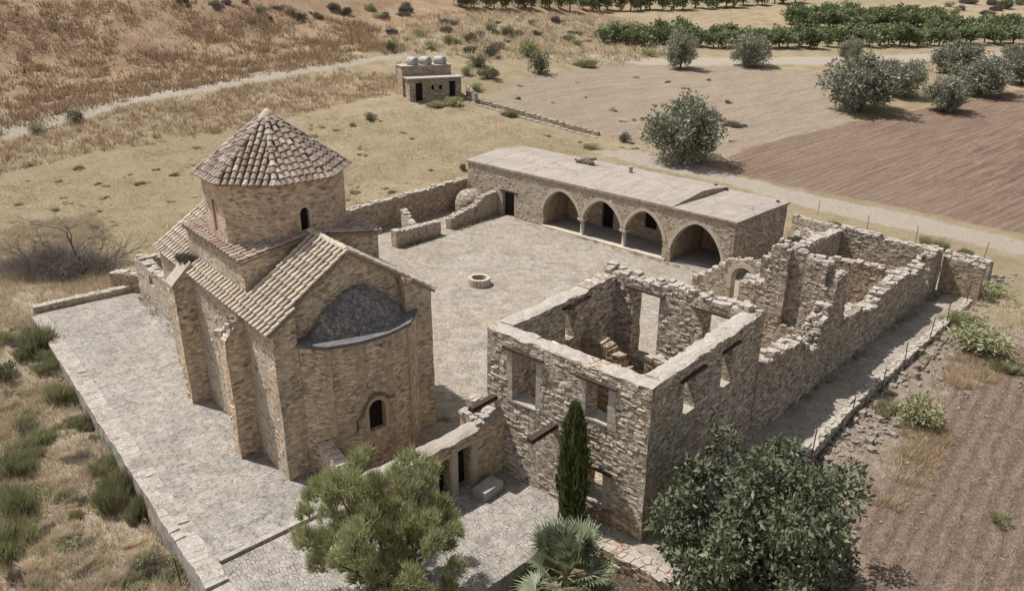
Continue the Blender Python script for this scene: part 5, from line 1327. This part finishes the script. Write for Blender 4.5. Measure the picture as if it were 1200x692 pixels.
for a in [(48, 414, 44, 1.2, 'broom', 'topmost green broom bush along the left terrace wall'),
          (62, 434, 30, 1.0, 'broom', 'second green broom bush down the left terrace wall'),
          (80, 466, 38, 1.1, 'broom', 'third green broom bush, close to the terrace wall edge'),
          (97, 498, 30, 1.1, 'broom', 'low green broom bush below the gap in the row by the terrace wall'),
          (133, 588, 48, 1.5, 'broom', 'tall green broom bush halfway down the terrace wall'),
          (124, 548, 34, 1.0, 'broom', 'yellowish broom bush just above the tall one by the terrace wall'),
          (163, 606, 32, 1.4, 'broom', 'bluish green broom bush hanging over the foot of the terrace wall'),
          (22, 548, 44, 1.1, 'broom', 'olive green tussock at the left edge, middle height'),
          (44, 520, 32, .9, 'broom', 'small olive green tussock beside the left edge one'),
          (12, 640, 48, 1.4, 'broom', 'tall dark green bush in the lower left corner'),
          (20, 595, 46, 1.1, 'broom', 'wide green tussock above the lower left corner bush'),
          (4, 445, 30, 1.0, 'thick', 'dark shrub cut by the left edge beside the terrace'),
          (6, 400, 26, .7, 'broom', 'small green shrub at the left edge level with the terrace corner'),
          (1148, 408, 66, .6, 'green', 'widest green shrub right of the path beside the ruins'),
          (1075, 500, 46, 1.1, 'green', 'bright round green shrub beside the bend of the path'),
          (1036, 484, 28, .8, 'broom', 'small yellow green shrub left of the bright round one'),
          (1130, 378, 34, .8, 'broom', 'green shrub at the top of the wide shrub by the path'),
          (1180, 432, 34, .6, 'broom', 'low green tuft at the far right beside the field'),
          (1175, 612, 26, .7, 'broom', 'small green weed in the bare field at lower right'),
          (1091, 291, 34, .75, 'broom', 'green bush behind the end wall by the dirt track'),
          (1132, 297, 16, .8, 'broom', 'tiny green bush on the end wall by the dirt track'),
          (1158, 345, 30, .7, 'green', 'green weedy bush at the corner past the end wall'),
          (977, 263, 14, .7, 'broom', 'tiny weed behind the ruined range by the track'),
          (632, 86, 32, 1.15, 'thick', 'big dark shrub with long shadow on the slope right of the cabin'),
          (618, 66, 22, 1.3, 'green', 'tall green shrub just above the big dark one'),
          (575, 66, 17, 1.1, 'thick', 'dark shrub uphill of the cabin'),
          (550, 62, 15, .9, 'thick', 'left one of two dark shrubs high above the cabin'),
          (560, 78, 22, .9, 'thick', 'shrub on the slope directly right of the white tanks'),
          (573, 92, 24, .9, 'thick', 'wide shrub on the slope right of the cabin wall'),
          (548, 88, 16, 1.0, 'green', 'green shrub touching the right side of the cabin'),
          (556, 106, 18, .8, 'green', 'green shrub beside the right door of the cabin'),
          (530, 124, 28, .55, 'green', 'green bush at the foot of the cabin front wall'),
          (512, 124, 20, .55, 'broom', 'pale weeds at the foot of the cabin front'),
          (471, 90, 15, 1.6, 'thick', 'tall creeper shrub at the left wall of the cabin'),
          (480, 104, 18, 1.0, 'thick', 'low creeper shrub at the left corner of the cabin'),
          (505, 58, 16, .9, 'green', 'small shrub above the cabin beside the hill path'),
          (433, 140, 15, .8, 'thick', 'dark tuft on the slope left of the cabin'),
          (88, 143, 20, .9, 'thick', 'right one of two dark shrubs on the hill path at left'),
          (43, 154, 20, .8, 'green', 'left green shrub on the hill path at left'),
          (543, 200, 9, 1.6, 'thick', 'slender green shrub at the rear corner of the arcaded building'),
          (732, 166, 13, 1.3, 'thick', 'dark upright shrub above the end of the retaining wall'),
          (692, 174, 16, .6, 'green', 'small green shrub behind the arcaded building'),
          (597, 136, 20, .7, 'broom', 'pale weed bush on the concrete channel'),
          (685, 78, 26, .7, 'broom', 'yellowish shrub on the slope below the pale road'),
          (760, 66, 16, .9, 'green', 'green shrub on the upper side of the pale road'),
          (437, 262, 30, .5, 'broom', 'green weeds growing behind the boundary wall near the church'),
          (470, 240, 22, .5, 'broom', 'green weeds growing behind the middle of the boundary wall'),
          (505, 226, 20, .45, 'broom', 'green weeds behind the far part of the boundary wall'),
          (860, 147, 24, .5, 'dry', 'grey dry weeds in the middle of the pale field')]:
    shrub(*a)
bank_px = [(x, y) for x, y in ((random.uniform(0, 225), random.uniform(372, 690)) for _ in range(150)) if in_poly([(-5, 372), (36, 372), (92, 466), (140, 545), (176, 604), (226, 690), (-5, 690)], x, y)]
for i, (px, py) in enumerate(bank_px):
    k_ = ('straw', 'dry', 'broom', 'straw', 'green')[i % 5]
    shrub(px, py, random.uniform(12, 30)*(.6+.5*(py-372)/320), random.uniform(.5, .95), k_, {'straw': 'clump of pale dry grass on the bank left of the terrace', 'dry': 'grey dry twiggy scrub on the bank left of the terrace', 'broom': 'small yellowish broom scrub among dry grass on the left bank', 'green': 'small leafy green scrub among dry grass on the left bank'}[k_], 'scrub on the left bank: '+k_)
for px, py in [(random.uniform(600, 860), random.uniform(90, 175)) for _ in range(26)]+[(random.uniform(220, 540), random.uniform(135, 235)) for _ in range(44)]+[(random.uniform(20, 220), random.uniform(190, 280)) for _ in range(30)]:
    x, y = hit(px, py, tz)
    if in_poly(OUTER, x, y): continue
    shrub(px, py, random.uniform(4, 10), random.uniform(.5, .9), random.choice(['straw', 'straw', 'broom']), 'small low weed tuft dotted over the dry meadow and pale field', 'weed tufts in the dry fields')
# weeds on the church
def perch(u, v, z, s, kind, lab, asp=1):
    w_ = CH.w(u, v); o = link('shrub', None, None, (w_.x, w_.y, z), 1.0); o.scale = (s, s, s*asp); tag(o, lab, 'plant')
    link('stem', SH_STEM, o); link('crown', SHV[kind][0], o)
perch(-9.3, .15, 6.75, .75, 'dry', 'olive weed growing on the church roof above the far buttress')
perch(-3.3, -.2, 6.1, .42, 'straw', 'tuft of dry straw grass on the near church buttress', 1.3)

# far bushes on slope between hill and road (dry and green, many)
far_pts = [(random.uniform(455, 720), random.uniform(20, 60)) for _ in range(34)] + [(random.uniform(200, 480), random.uniform(2, 24)) for _ in range(24)] + [(random.uniform(1060, 1200), random.uniform(4, 20)) for _ in range(12)]
for px, py in far_pts:
    shrub(px, py, random.uniform(7, 15), random.uniform(.6, 1.1), random.choice(['thick', 'dry', 'dry', 'green']), 'small dusty shrub scattered over the far dry slope', 'dusty shrubs on the far slope')

# ---- dead brushwood tree behind the terrace
def build_dead():
    x, y = hit(92, 318, tz); z = tz(x, y); mb = MB(); rnd = random.Random(4)
    def grow(p, d, L, r_, dep):
        pts = [p]; q = Vector(p); dd = Vector(d)
        for k in range(4):
            dd = (dd+Vector((rnd.uniform(-.35, .35), rnd.uniform(-.35, .35), rnd.uniform(-.3, .25)))).normalized(); q = q+dd*L/4; pts.append(q.copy())
        mb.tube(pts, [r_, r_*.85, r_*.7, r_*.5, r_*.3], 5)
        if dep:
            for k in range(4 if dep > 1 else 5):
                b = pts[rnd.choice([2, 3, 4])]; nd = (dd+Vector((rnd.uniform(-1, 1), rnd.uniform(-1, 1), rnd.uniform(-.5, .5)))).normalized(); grow(b, nd, L*.62, r_*.5, dep-1)
    for k in range(46):
        a = rnd.uniform(0, 6.28); e = rnd.uniform(.1, 1.1); grow(Vector((rnd.uniform(-2.6, 1.4), rnd.uniform(-1.2, 1.2), 0)), Vector((math.cos(a), math.sin(a), e)), rnd.uniform(.9, 1.9), .035, 2)
    grow(Vector((.3, .3, 0)), Vector((-.2, 0, 1)), 2.3, .07, 3); grow(Vector((1.0, .2, 0)), Vector((.5, 0, 1)), 1.7, .05, 2)
    o = tag(link('dead_tree', None, None, (x, y, z)), 'tangled grey dead tree lying behind the far left corner of the terrace', 'dead tree'); o.scale = (1.3, 1.3, 1.25)
    part('branches', mb, MT['deadwood'], o)
    n = 1100; a = rng.uniform(0, 2*PI, n); q = rng.random(n)**.6
    pos = np.stack([np.cos(a)*q*3.2-1.2, np.sin(a)*q*1.7, rng.random(n)*.7*(1-q)], 1)
    link('twigs', raw_mesh('twigs', tufts(pos, rng.uniform(.6, 2.0, n)*(1-.5*q), .5, 5, .010, .75), 3, MT['drybush']), o)
build_dead()

# ---- dry grass (uncountable)
def scatter_px(poly, n, f=tz, maxd=400):
    out = []; ks = 0
    x0, x1 = min(p[0] for p in poly), max(p[0] for p in poly); y0, y1 = min(p[1] for p in poly), max(p[1] for p in poly)
    while len(out) < n and ks < n*6:
        ks += 1; px, py = random.uniform(x0, x1), random.uniform(y0, y1)
        if not in_poly(poly, px, py): continue
        out.append((px, py))
    return out
def grass(name, wpoly, n, h, spread, nb, w_, mat, clump=.25, lean=.6):
    """grass over a world polygon, denser in noisy patches"""
    x0, x1 = min(p[0] for p in wpoly), max(p[0] for p in wpoly); y0, y1 = min(p[1] for p in wpoly), max(p[1] for p in wpoly)
    pos = []; hs = []; k = 0
    while len(pos) < n and k < n*14:
        k += 1; x, y = random.uniform(x0, x1), random.uniform(y0, y1)
        if not in_poly(wpoly, x, y): continue
        if OUTER_BB[0] < x < OUTER_BB[1] and y < OUTER_BB[3] and in_poly(OUTER, x, y): continue
        d = noise.noise(Vector((x*.22, y*.22, 4)))+.6*noise.noise(Vector((x*.9, y*.9, 2)))
        if d < random.uniform(-.5, .5)*clump*4-.1: continue
        pos.append((x, y, tz(x, y)-.03)); hs.append(h*random.uniform(.5, 1.3)*(1+max(0, d)*.6))
    pos = np.array(pos)
    tag(link(name, raw_mesh(name, tufts(pos, np.array(hs), spread, nb, w_, lean), 3, mat)), kind='stuff')
LEFTBANK = [hit(*p, tz0) for p in ((-40, 700), (-60, 330), (0, 270), (110, 250), (150, 300), (145, 340), (38, 366), (98, 462), (182, 597), (240, 720))]
grass('dry_grass', LEFTBANK, 6500, .40, .42, 10, .013, MT['straw'])
grass('dry_grass', LEFTBANK, 2000, .45, .4, 10, .013, MT['rust'], .4)
grass('green_grass', LEFTBANK, 650, .5, .4, 11, .013, MT['broom'], .5)
RIGHTA = [hit(*p) for p in ((1020, 590), (1010, 555), (1040, 500), (1095, 480), (1115, 515), (1090, 560), (1050, 600))]
RIGHTB = [hit(*p) for p in ((1110, 430), (1130, 400), (1185, 410), (1180, 440), (1140, 455), (1105, 455))]
for pz in (RIGHTA, RIGHTB): grass('rusty_grass', pz, 900, .33, .3, 12, .010, MT['rust'], .12)
RIGHTC = [hit(*p) for p in ((960, 540), (1000, 480), (1100, 390), (1160, 330), (1250, 340), (1200, 400), (1110, 470), (1050, 560), (1010, 600), (985, 620))]
grass('dry_grass', RIGHTC, 1100, .26, .25, 8, .010, MT['straw'], .4)
grass('green_grass', RIGHTC, 420, .3, .3, 9, .010, MT['broom'], .5)
HILLP = [hit(*p) for p in ((-40, 175), (60, 143), (160, 115), (260, 98), (400, 74), (480, 60), (440, 28), (320, 6), (160, 3), (-40, 3))]
grass('hill_brush', HILLP, 3400, .75, 1.1, 9, .07, MT['brownbrush'], .35, .55)
BANK = [hit(*p) for p in ((-40, 215), (100, 180), (300, 150), (420, 118), (480, 110), (470, 90), (400, 82), (260, 106), (160, 123), (60, 151), (-40, 178))]
grass('bank_brush', BANK, 1300, .6, .8, 9, .05, MT['brownbrush'], .6, .5)
grass('dry_grass', BANK, 1800, .45, .6, 8, .035, MT['straw'], .4)
SLOPE = [hit(*p) for p in ((480, 62), (560, 70), (720, 78), (800, 62), (760, 30), (700, 16), (560, 14), (440, 24))]
grass('slope_grass', SLOPE, 2200, .65, .9, 8, .06, MT['straw'], .4, .5)
grass('slope_brush', SLOPE, 700, .8, 1.0, 9, .06, MT['brownbrush'], .5, .5)
MEAD = [hit(*p) for p in ((-40, 260), (0, 215), (200, 165), (330, 140), (480, 125), (560, 130), (700, 175), (560, 185), (540, 205), (420, 238), (230, 270), (180, 290), (140, 300))]
grass('meadow_grass', MEAD, 6500, .22, .4, 7, .022, MT['straw'], .3, .8)

# loose stones on the right hand scrub and along walls
def stones(name, wpts, n, s0, s1, spread):
    mb = MB()
    for k in range(n):
        i = random.randrange(len(wpts)-1); t = random.random(); a, b = wpts[i], wpts[i+1]
        x = a[0]+(b[0]-a[0])*t+random.gauss(0, spread); y = a[1]+(b[1]-a[1])*t+random.gauss(0, spread)
        if in_poly(OUTER, x, y): continue
        s = random.uniform(s0, s1)*(.6+.8*random.random()**3)
        mb.obox((x, y, tz(x, y)-.05), s*random.uniform(.7, 1.4), s*random.uniform(.6, 1.1), s*random.uniform(.5, .9), random.uniform(0, 3), s*.14, random.uniform(-.3, .3))
    tag(link(name, mb.mesh(name, MT['loose'])), kind='stuff')
stones('rubble', [hit(*p) for p in ((950, 545), (990, 515), (1030, 470), (1080, 410), (1150, 350))], 420, .14, .34, .7)
stones('rubble', [hit(*p) for p in ((1020, 520), (1080, 480), (1130, 430), (1190, 380))], 300, .06, .2, 1.3)
stones('field_stones', [hit(*p) for p in ((1040, 690), (1080, 600), (1130, 500), (1190, 440), (1190, 640), (1100, 680))], 380, .04, .11, 2.0)
stones('rubble', [hit(*p, tz) for p in ((1150, 335), (1190, 325))], 40, .15, .35, .6)
stones('bank_stones', [hit(*p, tz) for p in ((30, 690), (60, 560), (90, 500), (60, 430), (20, 380))], 160, .05, .16, 1.6)

# irrigation hose on the scrub
mb = MB(); pts = [hit(*p) for p in ((1001, 476), (1025, 462), (1060, 446), (1082, 432), (1097, 412), (1112, 396))]
mb.tube([(x, y, tz(x, y)+.05) for x, y in pts], .035, 6)
tag(link('hose', mb.mesh('hose', MT['iron'])), 'dark hose lying across the stony scrub right of the path', 'hose')

# ---- weeds rooted along wall feet inside the complex (green and dry blades)
wp = []
for fr_, a, b, n_ in ((AR, (-15.2, -11.6), (-15.2, -7.4), 40), (AR, (-15.3, -5.8), (-16.2, -.2), 30), (AR, (-11, -.4), (5, -.4), 40), (CH, (.5, 7.4), (-9, 7.6), 90), (HO, (-7.8, 1), (-7.8, 8.5), 30), (HO, (-7, 9.2), (0, 9.2), 30), (HO, (.3, 12), (1.5, 33), 80), (CH, (-24, 1.1), (-14, 1.1), 40)):
    for _ in range(n_):
        t = random.random(); p_ = fr_.w(a[0]+(b[0]-a[0])*t+random.gauss(0, .12), a[1]+(b[1]-a[1])*t+random.gauss(0, .12)); wp.append((p_.x, p_.y, 0.0))
tag(link('wall_weeds', raw_mesh('wall_weeds', tufts(np.array(wp), rng.uniform(.12, .4, len(wp)), .3, 12, .012, .7), 3, MT['broom'])), kind='stuff')

# ---- fence posts
post = MB(); post.tube([(0, 0, -.4), (0, 0, 1.15)], .024, 6); post.tube([(0, 0, 1.1), (.04, 0, 1.28)], .018, 5)
PM = post.mesh('fence_post', MT['iron'])
posts = [(952, 530, 'fence post nearest the camera on the kerb beside the ruins'), (996, 492, 'second fence post along the kerb, counted from the near end'), (1033, 456, 'third fence post along the kerb, counted from the near end'),
         (1060, 426, 'fourth fence post along the kerb, before the bright scrub'), (1090, 396, 'fifth fence post along the kerb, beside the widest green shrub'), (1110, 376, 'sixth fence post along the kerb, near the far end'), (1133, 353, 'last fence post of the kerb, close to the end wall'),
         (1153, 303, 'thin post on the corner of the end wall'), (1073, 283, 'thin post beside the green bush on the dirt track'), (1016, 269, 'thin post on the track above the end of the ruined range'), (958, 252, 'thin post on the track beside the arcaded building'),
         (212, 684, 'thin leaning stick at the foot of the terrace wall'), (196, 618, 'short stake by the broom on the terrace wall')]
for px, py, lab in posts:
    x, y = hit(px, py, tz0 if px > 300 else tz); u, v = HO.loc(x, y)
    z = .15 if 1.5 < u < 3.4 and -1 < v < 33 and px > 300 else tz(x, y)
    if px > 300 and z == .15:
        d = ray(px, py); t = (.15-CAM_H)/d.z; x, y = d.x*t, d.y*t
    o = link('fence_post', PM, None, (x, y, z)); o.rotation_euler = (random.uniform(-.05, .05), random.uniform(-.06, .06), random.uniform(0, 6)); tag(o, lab, 'post', 'iron fence posts')
